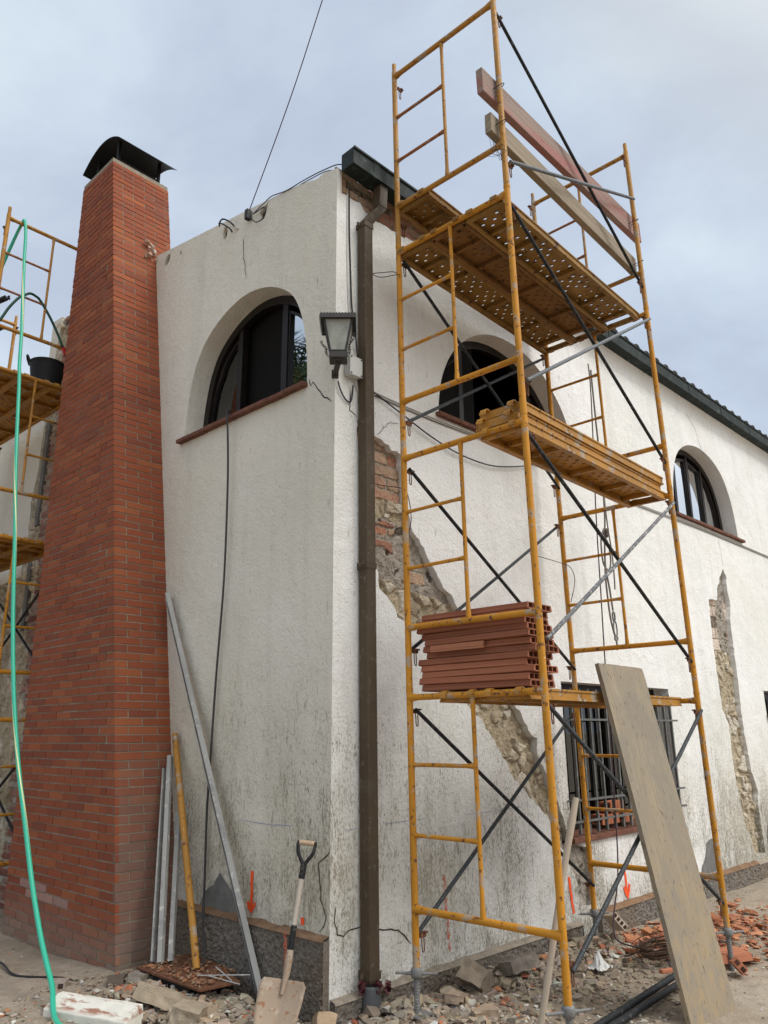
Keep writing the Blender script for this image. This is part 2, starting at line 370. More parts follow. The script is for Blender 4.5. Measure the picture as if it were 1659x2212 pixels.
def jit(c, a=.12): 
    k = 1+random.uniform(-a, a); return tuple(max(0, x*k*(1+random.uniform(-a, a)*.3)) for x in c)
def place(o, loc, R): o.matrix_world = Matrix.Translation(Vector(loc)) @ R.to_4x4(); return o
def basis(x, z=Vector((0, 0, 1))):
    x = Vector(x).normalized(); y = Vector(z).cross(x).normalized(); z2 = x.cross(y); return Matrix((x, y, z2)).transposed()
def smooth_path(pts, k=6):
    pts = [Vector(p) for p in pts]; out = []
    for i in range(len(pts)-1):
        p0 = pts[max(i-1, 0)]; p1 = pts[i]; p2 = pts[i+1]; p3 = pts[min(i+2, len(pts)-1)]
        for j in range(k):
            t = j/k; out.append(.5*((2*p1)+(p2-p0)*t+(2*p0-5*p1+4*p2-p3)*t*t+(3*p1-p0-3*p2+p3)*t**3))
    out.append(pts[-1]); return out

# building frame: corner P0, street wall R runs along UR, gable wall L along VL
P0 = Vector((-.36, 1.37, 0)); _a, _b = radians(-2.7), radians(89.2)
UR = Vector((cos(_a), sin(_a), 0)); NR = Vector((sin(_a), -cos(_a), 0))
VL = Vector((cos(_b), sin(_b), 0)); NL = Vector((-sin(_b), cos(_b), 0))
def WR(s, h, out=0): return P0+UR*s+NR*out+Vector((0, 0, h))
def WL(s, h, out=0): return P0+VL*s+NL*out+Vector((0, 0, h))
RR = Matrix((UR, -NR, Vector((0, 0, 1)))).transposed()      # local x along wall R, y inwards
RL = Matrix((-VL, -NL, Vector((0, 0, 1)))).transposed()     # local x along wall L towards the corner, y inwards

# ------------------------------------------------------------------ ground
def gz(x, y):
    z = -.012-.02*max(0, min(1, (x+.3)/2.5))*1.5
    z += .018*noise.noise(Vector((x*.9, y*.9, 3)))+.010*noise.noise(Vector((x*3.1, y*3.1, 7)))+.005*noise.noise(Vector((x*9, y*9, 1)))
    p = Vector((x, y, 0))-P0; p.z = 0
    if p.dot(UR) > -.2: z -= .05*math.exp(-(max(0, p.dot(NR))/.3)**2)
    cdist = math.hypot(x+.75, y-2.9); z += .05*math.exp(-(cdist/.8)**2)
    return z
def ground():
    # one sheet: fine near the camera, coarse to the horizon
    def axis(c0, c1, step, far):
        a = []; t = c0
        while t <= c1+1e-6: a.append(t); t += step
        lo = []; hi = []; g = step; t = c0
        while t > -far: g *= 1.35; t -= g; lo.append(t)
        g = step; t = c1
        while t < far: g *= 1.35; t += g; hi.append(t)
        return lo[::-1]+a+hi
    xs = axis(-3.2, 4.6, .045, 600); ys = axis(-2.2, 5.2, .045, 600)
    vs = [(x, y, gz(x, y)) for y in ys for x in xs]; n = len(xs)
    fs = [(j*n+i, j*n+i+1, (j+1)*n+i+1, (j+1)*n+i) for j in range(len(ys)-1) for i in range(n-1)]
    b = MB(); b.add(vs, fs, None, True); o = b.build('ground', DIRT); tag(o, kind='structure'); return o
ground()

# ------------------------------------------------------------------ house
HOUSE = thing('white_house', 'white plastered two storey house with arched windows and broken patches of wall', 'house', P0)

def jag(poly, step=.06, amp=.012, closed=True, seed=0):
    out = []; n = len(poly)
    for i in range(n if closed else n-1):
        a = Vector((*poly[i], 0)); b = Vector((*poly[(i+1) % n], 0)); k = max(1, int((b-a).length/step)); nrm = Vector((-(b-a).y, (b-a).x, 0)).normalized() if (b-a).length > 0 else Vector()
        for j in range(k):
            p = a+(b-a)*(j/k); q = amp*(noise.noise(Vector((p.x*14+seed, p.y*14, 5)))+.8*noise.noise(Vector((p.x*40, p.y*40+seed, 9))))
            p = p+nrm*q; out.append((p.x, p.y))
    if not closed: out.append(poly[-1])
    return out
def sheet(name, m, T, outer, holes, thick, parent, front=0.0):
    """plaster sheet with holes; holes = [(poly, depth)]"""
    loops = [outer]+[h[0] for h in holes]; depths = [thick]+[h[1] for h in holes]
    tri = geometry.tessellate_polygon([[Vector((p[0], p[1], 0)) for p in lp] for lp in loops])
    flat = [p for lp in loops for p in lp]
    b = MB(); vs = [T(p[0], p[1], front) for p in flat]; b.add(vs, [tuple(t) for t in tri])
    for lp, d in zip(loops, depths):
        n = len(lp); A = [T(p[0], p[1], front) for p in lp]; B = [T(p[0], p[1], front-d) for p in lp]
        b.add(A+B, [(i, (i+1) % n, n+(i+1) % n, n+i) for i in range(n)])
    o = b.build(name, m, parent)
    bm = bmesh.new(); bm.from_mesh(o.data); bmesh.ops.remove_doubles(bm, verts=bm.verts, dist=1e-5); bmesh.ops.recalc_face_normals(bm, faces=bm.faces); bm.to_mesh(o.data); bm.free()
    return o
def arch(c, prof):
    L = [(c-x, h) for x, h in prof]; Rr = [(c+x, h) for x, h in reversed(prof) if x > 0]
    pts = L+Rr
    P = smooth_path([(x, h, 0) for x, h in pts], 4); return [(p.x, p.y) for p in P]
A_L = [(.83, 4.12), (.825, 4.3), (.80, 4.5), (.745, 4.73), (.645, 4.93), (.5, 5.065), (.33, 5.16), (.15, 5.215), (0, 5.23)]
A_2 = [(1.06, 4.11), (1.05, 4.25), (1.0, 4.47), (.885, 4.70), (.72, 4.89), (.52, 5.04), (.28, 5.14), (0, 5.175)]
A_3 = [(.97, 4.11), (.96, 4.27), (.91, 4.56), (.82, 4.78), (.69, 4.96), (.50, 5.09), (.28, 5.17), (0, 5.205)]
arL = arch(1.14, A_L); ar2 = arch(2.2, A_2); ar3 = arch(6.45, A_3); ar4 = arch(10.7, A_3)
grille = [(2.69, .70), (4.78, .70), (4.78, 2.0), (2.69, 2.0)]
grille2 = [(7.55, .70), (9.6, .70), (9.6, 2.07), (7.55, 2.07)]
dam1 = [(.22, 3.79), (.23, 3.59), (.25, 3.44), (.26, 3.38), (.30, 3.2), (.33, 2.95), (.38, 2.75), (.43, 2.66), (.44, 2.56), (.51, 2.50), (.58, 2.44), (.62, 2.38), (.70, 2.33), (.86, 2.28), (.93, 2.2), (1.1, 2.03), (1.25, 1.9), (1.39, 1.75), (1.53, 1.66), (1.62, 1.58), (1.70, 1.5), (1.81, 1.35), (1.93, 1.2), (2.08, 1.1), (2.16, 1.03), (2.27, .95), (2.40, .85), (2.50, .70), (2.60, .55), (2.67, .45), (2.72, .36), (2.73, .16), (2.95, .16), (2.99, .52), (2.95, .61), (2.80, .635), (2.68, .68), (2.60, .82), (2.53, .99), (2.45, 1.1), (2.38, 1.22), (2.30, 1.32), (2.26, 1.39), (2.27, 1.51), (2.15, 1.58), (2.09, 1.67), (1.98, 1.78), (1.8, 1.97), (1.6, 2.2), (1.42, 2.38), (1.32, 2.47), (1.23, 2.60), (1.14, 2.65), (1.02, 2.78), (.93, 2.9), (.84, 3.01), (.77, 3.08), (.72, 3.3), (.70, 3.5), (.68, 3.63), (.58, 3.64), (.55, 3.68), (.42, 3.70), (.35, 3.74)]
dam2 = [(6.74, 3.60), (6.60, 3.47), (6.48, 3.32), (6.42, 3.15), (6.15, 3.13), (6.14, 2.95), (6.12, 2.63), (6.12, 2.4), (6.12, 2.2), (6.14, 1.83), (6.27, 1.64), (6.25, 1.37), (6.27, 1.02), (6.33, .7), (6.38, .5), (6.5, .38), (6.52, .16), (6.86, .16), (6.87, .27), (6.84, .69), (6.90, .85), (6.78, 1.08), (6.72, 1.5), (6.71, 1.8), (6.74, 2.17), (6.74, 2.52), (6.75, 2.9), (6.82, 3.18), (6.78, 3.3), (6.81, 3.51)]
topR = [(17, 5.86), (1.32, 5.86)]+jag([(1.26, 5.80), (1.2, 5.68), (1.05, 5.63), (.88, 5.64), (.64, 5.60), (.41, 5.61), (.28, 5.64), (.25, 5.68), (.12, 5.67), (.045, 5.66), (.03, 5.74), (.022, 5.86)], .03, .016, False)
outR = [(0, 5.87), (0, -.14), (17, -.14)]+topR
sheet('street_wall', PL_R, WR, outR, [(jag(dam1, .035, .024), .085), (jag(dam2, .035, .02, seed=3), .085), (ar2, .24), (ar3, .24), (ar4, .24), (grille, .2), (grille2, .2)], .05, HOUSE)
roofL = [(0, 5.87), (.155, 5.915), (.24, 5.905), (.36, 5.945), (.5, 5.985), (1.14, 6.105), (2.0, 6.255), (2.45, 6.335), (2.8, 6.40), (4.0, 6.52), (5.25, 6.62)]
def blob(c, rx, ry, n=14, seed=0, lean=0):
    return [(c[0]+rx*cos(2*pi*k/n)*(1+.25*noise.noise(Vector((k*1.3, seed, 0))))+lean*sin(2*pi*k/n), c[1]+ry*sin(2*pi*k/n)*(1+.25*noise.noise(Vector((k*1.7, seed, 4))))) for k in range(n)]
hole_a = blob((2.53, 6.235), .05, .062, seed=1, lean=-.02); hole_b = blob((1.515, 6.04), .036, .07, seed=2); hole_c = jag([(1.0, 5.985), (.955, 6.02), (.90, 6.02), (.875, 6.03), (.90, 5.95), (.92, 5.90), (.965, 5.875), (.985, 5.93)], .03, .008); hole_d = blob((2.28, 6.20), .016, .03, seed=5)
outLa = [(0, -.14), (0, 5.87)]+roofL[1:-2]+[(3.9, 6.51), (3.9, -.14)]
sheet('gable_wall', PL_L, WL, outLa, [(arL, .24), (hole_a, .05), (hole_b, .05), (hole_c, .05), (hole_d, .05)], .05, HOUSE)
for (c_, rx_, ry_, sd_) in (((2.53, 6.235), .06, .075, 1), ((1.515, 6.04), .046, .085, 2), ((2.28, 6.20), .026, .042, 5), ((.93, 5.95), .085, .095, 7)):
    b_ = MB(); pl_ = blob(c_, rx_, ry_, 16, sd_); b_.add([WL(x, h, -.035) for x, h in pl_], [tuple(range(len(pl_)))]); b_.build('hole_shade_patch', LININGM, HOUSE)  # dark fill behind each hole, the recess shade put into its colour
outLb = jag([(4.98, 6.59), (5.03, 6.36), (5.08, 5.8), (5.14, 5.10), (5.16, 4.60), (5.24, 4.26), (5.21, 3.83), (5.3, 3.34), (5.9, 3.32), (9, 3.3)], .07, .02, False)+[(9, 5.3), (5.25, 5.3), (5.25, 6.62)]
sheet('gable_wall_far', PL_L, WL, outLb, [], .05, HOUSE)['label'] = 'gable plaster beyond the chimney with a ragged lower edge'

# exposed masonry behind the broken plaster: brick, grey mortar, beige rubble stone
def masonry(name, T, s0, s1, h0, h1, step, zone, base=-.04, seed=0, inside=None, br_pal=None, ch=.075, bw=.255, st_pal=None, stone=7.0):
    ns = int((s1-s0)/step)+1; nh = int((h1-h0)/step)+1; vs = []; cols = []
    st_pal = st_pal or [(.56, .48, .35), (.50, .42, .30), (.60, .53, .42), (.46, .38, .27), (.58, .50, .38), (.52, .44, .33), (.63, .57, .47)]
    br_pal = br_pal or [(.42, .20, .13), (.40, .235, .165), (.48, .33, .23), (.45, .29, .21), (.36, .175, .12)]
    N_ = noise.noise
    def f(s, h):
        z = zone(s+.05*N_(Vector((s*7, h*7, seed))), h+.05*N_(Vector((s*7, h*7, seed+4))))
        p = Vector((s, h, seed*1.7))
        fine = .006*N_(p*34)+.004*N_(p*75)+.003*N_(p*140)
        if z == 'b':
            r = math.floor(h/ch); off = (r % 2)*.5; q = s/bw+off; c = math.floor(q); fu = q-c; fv = h/ch-r
            e = min(min(fu, 1-fu)*bw, min(fv, 1-fv)*ch)+.006*N_(p*25); rnd = noise.cell(Vector((c*7.3+.5, r*3.1+.5, seed+.5))); rnd2 = noise.cell(Vector((c*2.9+.5, r*5.7+.5, seed+3.5)))
            if rnd2 < -.80: return -.022+fine*2, (.24, .19, .145)
            if e < .008: return -.008+fine, tuple(x*(1+.2*N_(p*30)) for x in (.38, .335, .27))
            cc = br_pal[int((rnd*.5+.5)*4.999)]; k = 1+.16*rnd2+.22*N_(p*22); return .004+.008*rnd+fine*.8, tuple(x*k for x in cc)
        if z == 'm':
            d = .012*N_(p*7)+.012*N_(p*17)+fine*1.5; k = 1+.25*N_(p*26)+.15*N_(p*60)
            hole = N_(p*13+Vector((5, 5, 5)))
            if hole > .42: return d-.02, (.15, .125, .10)
            return d, tuple(x*k for x in (.36, .32, .27))
        w = Vector((N_(p*6), N_(p*6+Vector((9, 2, 1))), 0))*.07+Vector((N_(p*19), N_(p*19+Vector((3, 7, 1))), 0))*.022
        sc = stone if N_(p*1.7+Vector((4, 4, 4))) < .1 else stone*1.7
        d, pts = noise.voronoi((p+w)*sc); e = d[1]-d[0]; cid = noise.cell(pts[0]*3.7+Vector((.31, .17, .53))); cid2 = noise.cell(pts[0]*5.1+Vector((.11, .77, .23)))
        grit = .012*N_(p*11)+fine*1.6
        if e < .07 or cid < -.25:
            k = 1+.28*N_(p*24)+.15*N_(p*70); return -.010+grit, tuple(x*k for x in (.46, .385, .27))
        k = min(1, (e-.07)/.22); flat = N_(p*9+pts[0]*3)
        cc = st_pal[int((cid*.5+.5)*6.999)]; kk = .95+.22*N_(p*12)+.12*cid2+.12*N_(p*50)
        return .000+.016*sqrt(k)+.014*cid2+.012*flat+grit*.8, tuple(max(.02, x*kk) for x in cc)
    idx = {}
    for j in range(nh):
        for i in range(ns):
            s = s0+i*step; h = h0+j*step
            if inside and not inside(s, h): continue
            d, c = f(s, h); idx[(i, j)] = len(vs); vs.append(T(s, h, base+d)); cols.append(tuple(q*.86 for q in c))
    fs = []
    for (i, j) in idx:
        if (i+1, j) in idx and (i+1, j+1) in idx and (i, j+1) in idx: fs.append((idx[(i, j)], idx[(i+1, j)], idx[(i+1, j+1)], idx[(i, j+1)]))
    me = bpy.data.meshes.new(name); me.from_pydata(vs, [], fs); me.materials.append(M_MASON)
    a = me.color_attributes.new('col', 'FLOAT_COLOR', 'POINT'); a.data.foreach_set('color', [x for c in cols for x in (*c, 1)])
    me.polygons.foreach_set('use_smooth', [False]*len(fs))
    o = bpy.data.objects.new(name, me); COL.objects.link(o); o.parent = HOUSE; o.matrix_parent_inverse = HOUSE.matrix_basis.inverted()
    return o
def band(poly, m=.08):
    def ins(s, h):
        # inside polygon grown by m (tested with a few offsets)
        for dx, dy in ((0, 0), (m, 0), (-m, 0), (0, m), (0, -m)):
            x, y = s+dx, h+dy; c = False; n = len(poly); j = n-1
            for i in range(n):
                if (poly[i][1] > y) != (poly[j][1] > y) and x < (poly[j][0]-poly[i][0])*(y-poly[i][1])/(poly[j][1]-poly[i][1]+1e-12)+poly[i][0]: c = not c
                j = i
            if c: return not (2.66 < s and h > .67 and s < 4.9)
        return False
    return ins
def z1(s, h):
    if h > 3.24: return 'b'
    if h > 3.10: return 's' if s > .36 else 'm'
    if s < .62 and .36 < s and 2.98 < h < 3.08: return 'b'
    if s < .62 and .44 < s and 2.86 < h < 2.94: return 'b'
    if .74 < s < .97 and 2.64 < h < 2.76: return 'b'
    if h > 2.62+.15*(.6-s): return 'm'
    return 's'
def z2(s, h):
    if h > 3.17: return 'm'
    if h > 2.5: return 'b' if s < 6.44 or s > 6.72 else 'm'
    return 's'
masonry('exposed_masonry', WR, .15, 1.45, 2.0, 3.85, .009, z1, base=-.058, seed=2, inside=band(dam1), ch=.098, bw=.29)
masonry('exposed_masonry', WR, 1.05, 3.1, .12, 2.08, .010, lambda s, h: 's' if not (2.6 < s and h < .75) else 'm', base=-.058, seed=6, inside=band(dam1), stone=8.5)
masonry('exposed_masonry', WR, 5.95, 7.0, .12, 3.7, .011, z2, base=-.056, seed=11, inside=band(dam2), br_pal=[(.62, .50, .42), (.58, .47, .39), (.65, .54, .46), (.60, .46, .37), (.55, .43, .35)], ch=.14, bw=.24)
masonry('exposed_masonry', WR, -.0, 1.36, 5.55, 5.90, .010, lambda s, h: 'b', base=-.025, seed=5)
masonry('exposed_masonry', WL, 3.5, 5.4, 2.0, 6.6, .017, lambda s, h: 'b' if s < 4.95-.25*noise.noise(Vector((h*2, 1, 1))) else 's', base=-.03, seed=8, inside=lambda s, h: h < 6.5+(s-4)*.1 and s < 5.235, br_pal=[(.34, .16, .12), (.38, .22, .17), (.42, .30, .24), (.30, .15, .12), (.36, .25, .20)])
masonry('exposed_masonry', WL, 3.5, 8.6, -.12, 3.5, .017, lambda s, h: 'b' if s < 4.9-.3*noise.noise(Vector((h*2, 1, 1))) else 's', base=-.03, seed=9, br_pal=[(.27, .10, .075), (.30, .13, .10), (.34, .19, .15), (.24, .09, .07), (.42, .36, .31)])

# inner body so that no daylight leaks through the walls
def core():
    b = MB(); D = .30
    Q = lambda s, t, h: P0+UR*s+VL*t+Vector((0, 0, h))
    # roof slab
    b.hexa([Q(.05, .05, 5.70), Q(17, .05, 5.70), Q(17, 5.2, 6.45), Q(.05, 5.2, 6.45), Q(.05, .05, 5.84), Q(17, .05, 5.84), Q(17, 5.2, 6.58), Q(.05, 5.2, 6.58)])
    o = b.build('roof', TILE, HOUSE)
    t = MB(); R = .08; n = 8; pit_ = .262; s = 2.6
    while s < 16.8:
        for k in range(n):
            a0, a1 = pi*k/n, pi*(k+1)/n
            def pp(a, y, z): return P0+UR*(s+R*cos(a))+NR*(-y)+Vector((0, 0, z+R*sin(a)*1.0))
            for (y0, y1, z0, z1) in ((-.14, .34, 5.945, 6.03), (.30, .74, 6.045, 6.13), (.70, 1.14, 6.14, 6.22)):
                A = [pp(a0, y0, z0), pp(a1, y0, z0), pp(a1, y1, z1), pp(a0, y1, z1)]
                t.add(A, [(0, 1, 2, 3)], None, True)
                B = [P0+UR*(s+.06*cos(a))+NR*(-y0)+Vector((0, 0, z0+.06*sin(a))) for a in (a0, a1)]
                t.add([A[0], A[1], B[1], B[0]], [(0, 1, 2, 3)])
        # valley tile
        t.hexa([P0+UR*(s+.05)+NR*.05+Vector((0, 0, 5.86)), P0+UR*(s+.21)+NR*.05+Vector((0, 0, 5.86)), P0+UR*(s+.21)-NR*1.1+Vector((0, 0, 6.07)), P0+UR*(s+.05)-NR*1.1+Vector((0, 0, 6.07)),
                P0+UR*(s+.05)+NR*.05+Vector((0, 0, 5.90)), P0+UR*(s+.21)+NR*.05+Vector((0, 0, 5.90)), P0+UR*(s+.21)-NR*1.1+Vector((0, 0, 6.10)), P0+UR*(s+.05)-NR*1.1+Vector((0, 0, 6.10))])
        s += pit_+random.uniform(-.012, .012)
    t.build('tile_row', TILE, o)
    # dark rooms behind the windows
    r = MB()
    def room(T, a, b_, h0, h1, d0, d1):
        P = [T(a, h0, -d0), T(b_, h0, -d0), T(b_, h0, -d1), T(a, h0, -d1), T(a, h1, -d0), T(b_, h1, -d0), T(b_, h1, -d1), T(a, h1, -d1)]
        r.add(P, [(0, 1, 2, 3), (4, 7, 6, 5), (1, 5, 6, 2), (2, 6, 7, 3), (3, 7, 4, 0)])
        return P
    room(WR, .25, 16.8, 3.6, 5.6, .235, 2.2); room(WR, 2.4, 5.1, .5, 2.4, .195, 2.0); room(WR, 7.3, 9.8, .5, 2.4, .195, 2.0); room(WL, .15, 2.3, 3.7, 5.5, .235, .30+1.6)
    r.build('room', ROOM, HOUSE)
    # back-of-wall lining (skips window openings)
    l = MB()
    def lin(T, a, b_, h0, h1, d=.13): l.add([T(a, h0, -d), T(b_, h0, -d), T(b_, h1, -d), T(a, h1, -d)], [(0, 1, 2, 3)])
    for a, b_ in ((.02, 17),): lin(WR, a, b_, -.2, .69); lin(WR, a, b_, 2.10, 4.0); lin(WR, a, b_, 5.24, 5.9)
    for a, b_ in ((.02, 2.6), (4.85, 7.5), (9.65, 17)): lin(WR, a, b_, .69, 2.1)
    for a, b_ in ((.02, 1.1), (3.3, 5.4), (7.5, 9.6), (11.8, 17)): lin(WR, a, b_, 4.0, 5.24)
    lin(WL, .02, 9, -.2, 4.1); lin(WL, .02, .3, 4.1, 5.25); lin(WL, 2.0, 5.23, 4.1, 6.2); lin(WL, .02, 3.9, 5.25, 5.85); lin(WL, 5.23, 9, 4.1, 5.28)
    l.build('wall_lining', LININGM, HOUSE)
    # far gable end cheek
    e = MB(); e.add([WL(5.25, 5.3, -.002), WL(5.25, 6.62, -.002), WL(5.25, 6.5, -1.6), WL(5.25, 5.3, -1.6)], [(0, 1, 2, 3)]); e.build('gable_return', PL_L, HOUSE)
core()

# cornice cove under the gutter
def cornice():
    prof = [(0.001, 5.60), (.006, 5.66), (.02, 5.72), (.045, 5.77), (.055, 5.80), (.055, 5.84), (-.01, 5.84)]
    b = MB(); ss = [1.36+.5*i for i in range(32)]; vs = []
    for s in ss: vs += [WR(s, h, o) for o, h in prof]
    n = len(prof); fs = [(i*n+k, (i+1)*n+k, (i+1)*n+k+1, i*n+k+1) for i in range(len(ss)-1) for k in range(n-1)]
    b.add(vs, fs, None, True); b.build('cornice', PL_R, HOUSE)
cornice()
# gutter
def gutter():
    b = MB(); s0, s1 = .02, 16.8
    # box channel with open top: outer shell + inner faces
    o0, o1, h0, h1, t = .03, .17, 5.785, 5.935, .006
    G = lambda s: .050*max(0, 1-s/4.5)
    def bar(a0, a1, b0, b1, sa=s0, sb=s1):
        cuts = [sa]+([4.5] if sa < 4.5 < sb else [])+[sb]
        for c0, c1 in zip(cuts[:-1], cuts[1:]): bar1(a0, a1, b0, b1, c0, c1)
    def bar1(a0, a1, b0, b1, sa, sb):
        WR = lambda s, h, o: globals()['WR'](s, h+G(s), o)
        b.hexa([WR(sa, b0, a1), WR(sb, b0, a1), WR(sb, b0, a0), WR(sa, b0, a0), WR(sa, b1, a1), WR(sb, b1, a1), WR(sb, b1, a0), WR(sa, b1, a0)])
    bar(o0, o1, h0, h0+t); bar(o1-t, o1, h0+t, h1); bar(o0, o0+t, h0+t, h1)
    bar(o1, o1+.012, h1-.014, h1+.004)
    bar(o0+t, o1-t, h0+t, h1, s0, s0+t)
    s = .85
    bar(o0-.003, o1+.004, h0-.004, h0, .24, .31); bar(o1, o1+.004, h0, h1-.014, .24, .31)
    while s < s1:
        bar(o1, o1+.005, h0-.003, h1-.014, s, s+.035); bar(o0, o1, h0-.004, h0, s, s+.035); s += 1.02
    b.build('gutter', GUT, HOUSE)
gutter()
def downpipe():
    a, w, o0, o1 = .235, .086, .015, .10
    b = MB()
    def seg(s_, h_, s2, h2, oo=0, o2=0, g=0): b.hexa([WR(s_-g, h_, o1+oo+g), WR(s_+w+g, h_, o1+oo+g), WR(s_+w+g, h_, o0+oo-g), WR(s_-g, h_, o0+oo-g), WR(s2-g, h2, o1+o2+g), WR(s2+w+g, h2, o1+o2+g), WR(s2+w+g, h2, o0+o2-g), WR(s2-g, h2, o0+o2-g)])
    seg(a, .13, a-.03, 5.44)
    seg(a-.03, 5.445, a+.095, 5.63, 0, .04); seg(a+.095, 5.633, a+.10, 5.832, .04, .05)
    o = b.build('downpipe', PIPE, HOUSE); bevel(o, .006, 2)
    for h, sh in ((5.40, -.03), (2.66, -.015), (.145, 0)):
        c = MB(); x = a+sh; g = .004
        c.hexa([WR(x-g, h, o1+g), WR(x+w+g, h, o1+g), WR(x+w+g, h, o0-.012), WR(x-g, h, o0-.012), WR(x-g, h+.045, o1+g), WR(x+w+g, h+.045, o1+g), WR(x+w+g, h+.045, o0-.012), WR(x-g, h+.045, o0-.012)])
        c.box(WR(x-.018, h+.022, .05), (.03, .012, .03), RR)
        c.build('pipe_clamp', PIPE, o)
    p = MB(); p.lathe([(.062, -.12), (.062, .10), (.058, .115), (.052, .115), (.052, .05)], WR(a+.043, 0, .062), 20)
    q = p.build('drain_socket', PVC, o)
downpipe()
def plinths():
    def strip(name, T, s0, s1, toph, out, step=.010, lm=None, lh=.022):
        b = MB(); ns = int((s1-s0)/step); hs = [-.16+k*step for k in range(int((toph+.16)/step)+1)]
        vs = []; n = len(hs)
        for i in range(ns+1):
            s = s0+i*step
            for h in hs:
                p = Vector((s*1.0, h, 3.3)); dd = .006*noise.noise(p*30)+.011*noise.noise(p*58)+.009*noise.noise(p*105)+.010*noise.noise(p*5)
                k = .35 if h > toph-.02 else 1
                vs.append(T(s, h, out+dd*k))
        b.add(vs, [(i*n+k, (i+1)*n+k, (i+1)*n+k+1, i*n+k+1) for i in range(ns) for k in range(n-1)], None, False)
        # ends
        for s in (s0, s1): b.add([T(s, -.16, -.02), T(s, -.16, out), T(s, hs[-1], out), T(s, hs[-1], -.02)], [(0, 1, 2, 3)])
        o = b.build(name, ROUGH, HOUSE)
        l = MB(); ns2 = int((s1-s0)/.04); vs = []
        for i in range(ns2+1):
            s = s0+(s1-s0)*i/ns2; w = .012*noise.noise(Vector((s*7, 1, 2)))+.008*noise.noise(Vector((s*31, 4, 2)))
            vs += [T(s, hs[-1]-.004+.3*w, out+.009+.4*w), T(s, hs[-1]+.008+.5*w, out-.004), T(s, toph+lh+w, .004), T(s, toph+lh+.002+w, -.01)]
        l.add(vs, [(i*4+k, (i+1)*4+k, (i+1)*4+k+1, i*4+k+1) for i in range(ns2) for k in range(3)], None, True)
        l.build('ledge', lm or LEDGE, o)
    strip('plinth', WL, .0, 2.1, .39, .05)
    strip('plinth', WR, 0.005, 2.7, .065, .045, .011, LEDGE2, .014); strip('plinth', WR, 2.99, 6.5, .10, .05, .012, LEDGE, .018); strip('plinth', WR, 6.5, 16.8, .10, .05, .03, LEDGE2, .014)
plinths()
def sills():
    for T, a, b_, o in ((WL, .30, 2.03, .055), (WR, 1.10, 3.28, .05), (WR, 5.45, 7.55, .05), (WR, 9.7, 11.75, .05)):
        m = MB(); n = 8
        for k in range(n):
            x0 = a+(b_-a)*k/n+.002; x1 = a+(b_-a)*(k+1)/n-.002; j = random.uniform(-.003, .003)
            m.hexa([T(x0, 4.075+j, o), T(x1, 4.075+j, o), T(x1, 4.095+j, -.26), T(x0, 4.095+j, -.26), T(x0, 4.112+j, o), T(x1, 4.112+j, o), T(x1, 4.135+j, -.26), T(x0, 4.135+j, -.26)])
        bevel(m.build('window_sill', SILL, HOUSE), .006, 2)
    for a, b_ in ((2.69, 4.78), (7.55, 9.6)):
        m = MB(); m.hexa([WR(a, .66, .03), WR(b_, .66, .03), WR(b_, .68, -.21), WR(a, .68, -.21), WR(a, .705, .03), WR(b_, .705, .03), WR(b_, .735, -.21), WR(a, .735, -.21)]); bevel(m.build('window_sill', SILL, HOUSE), .005, 2)
sills()

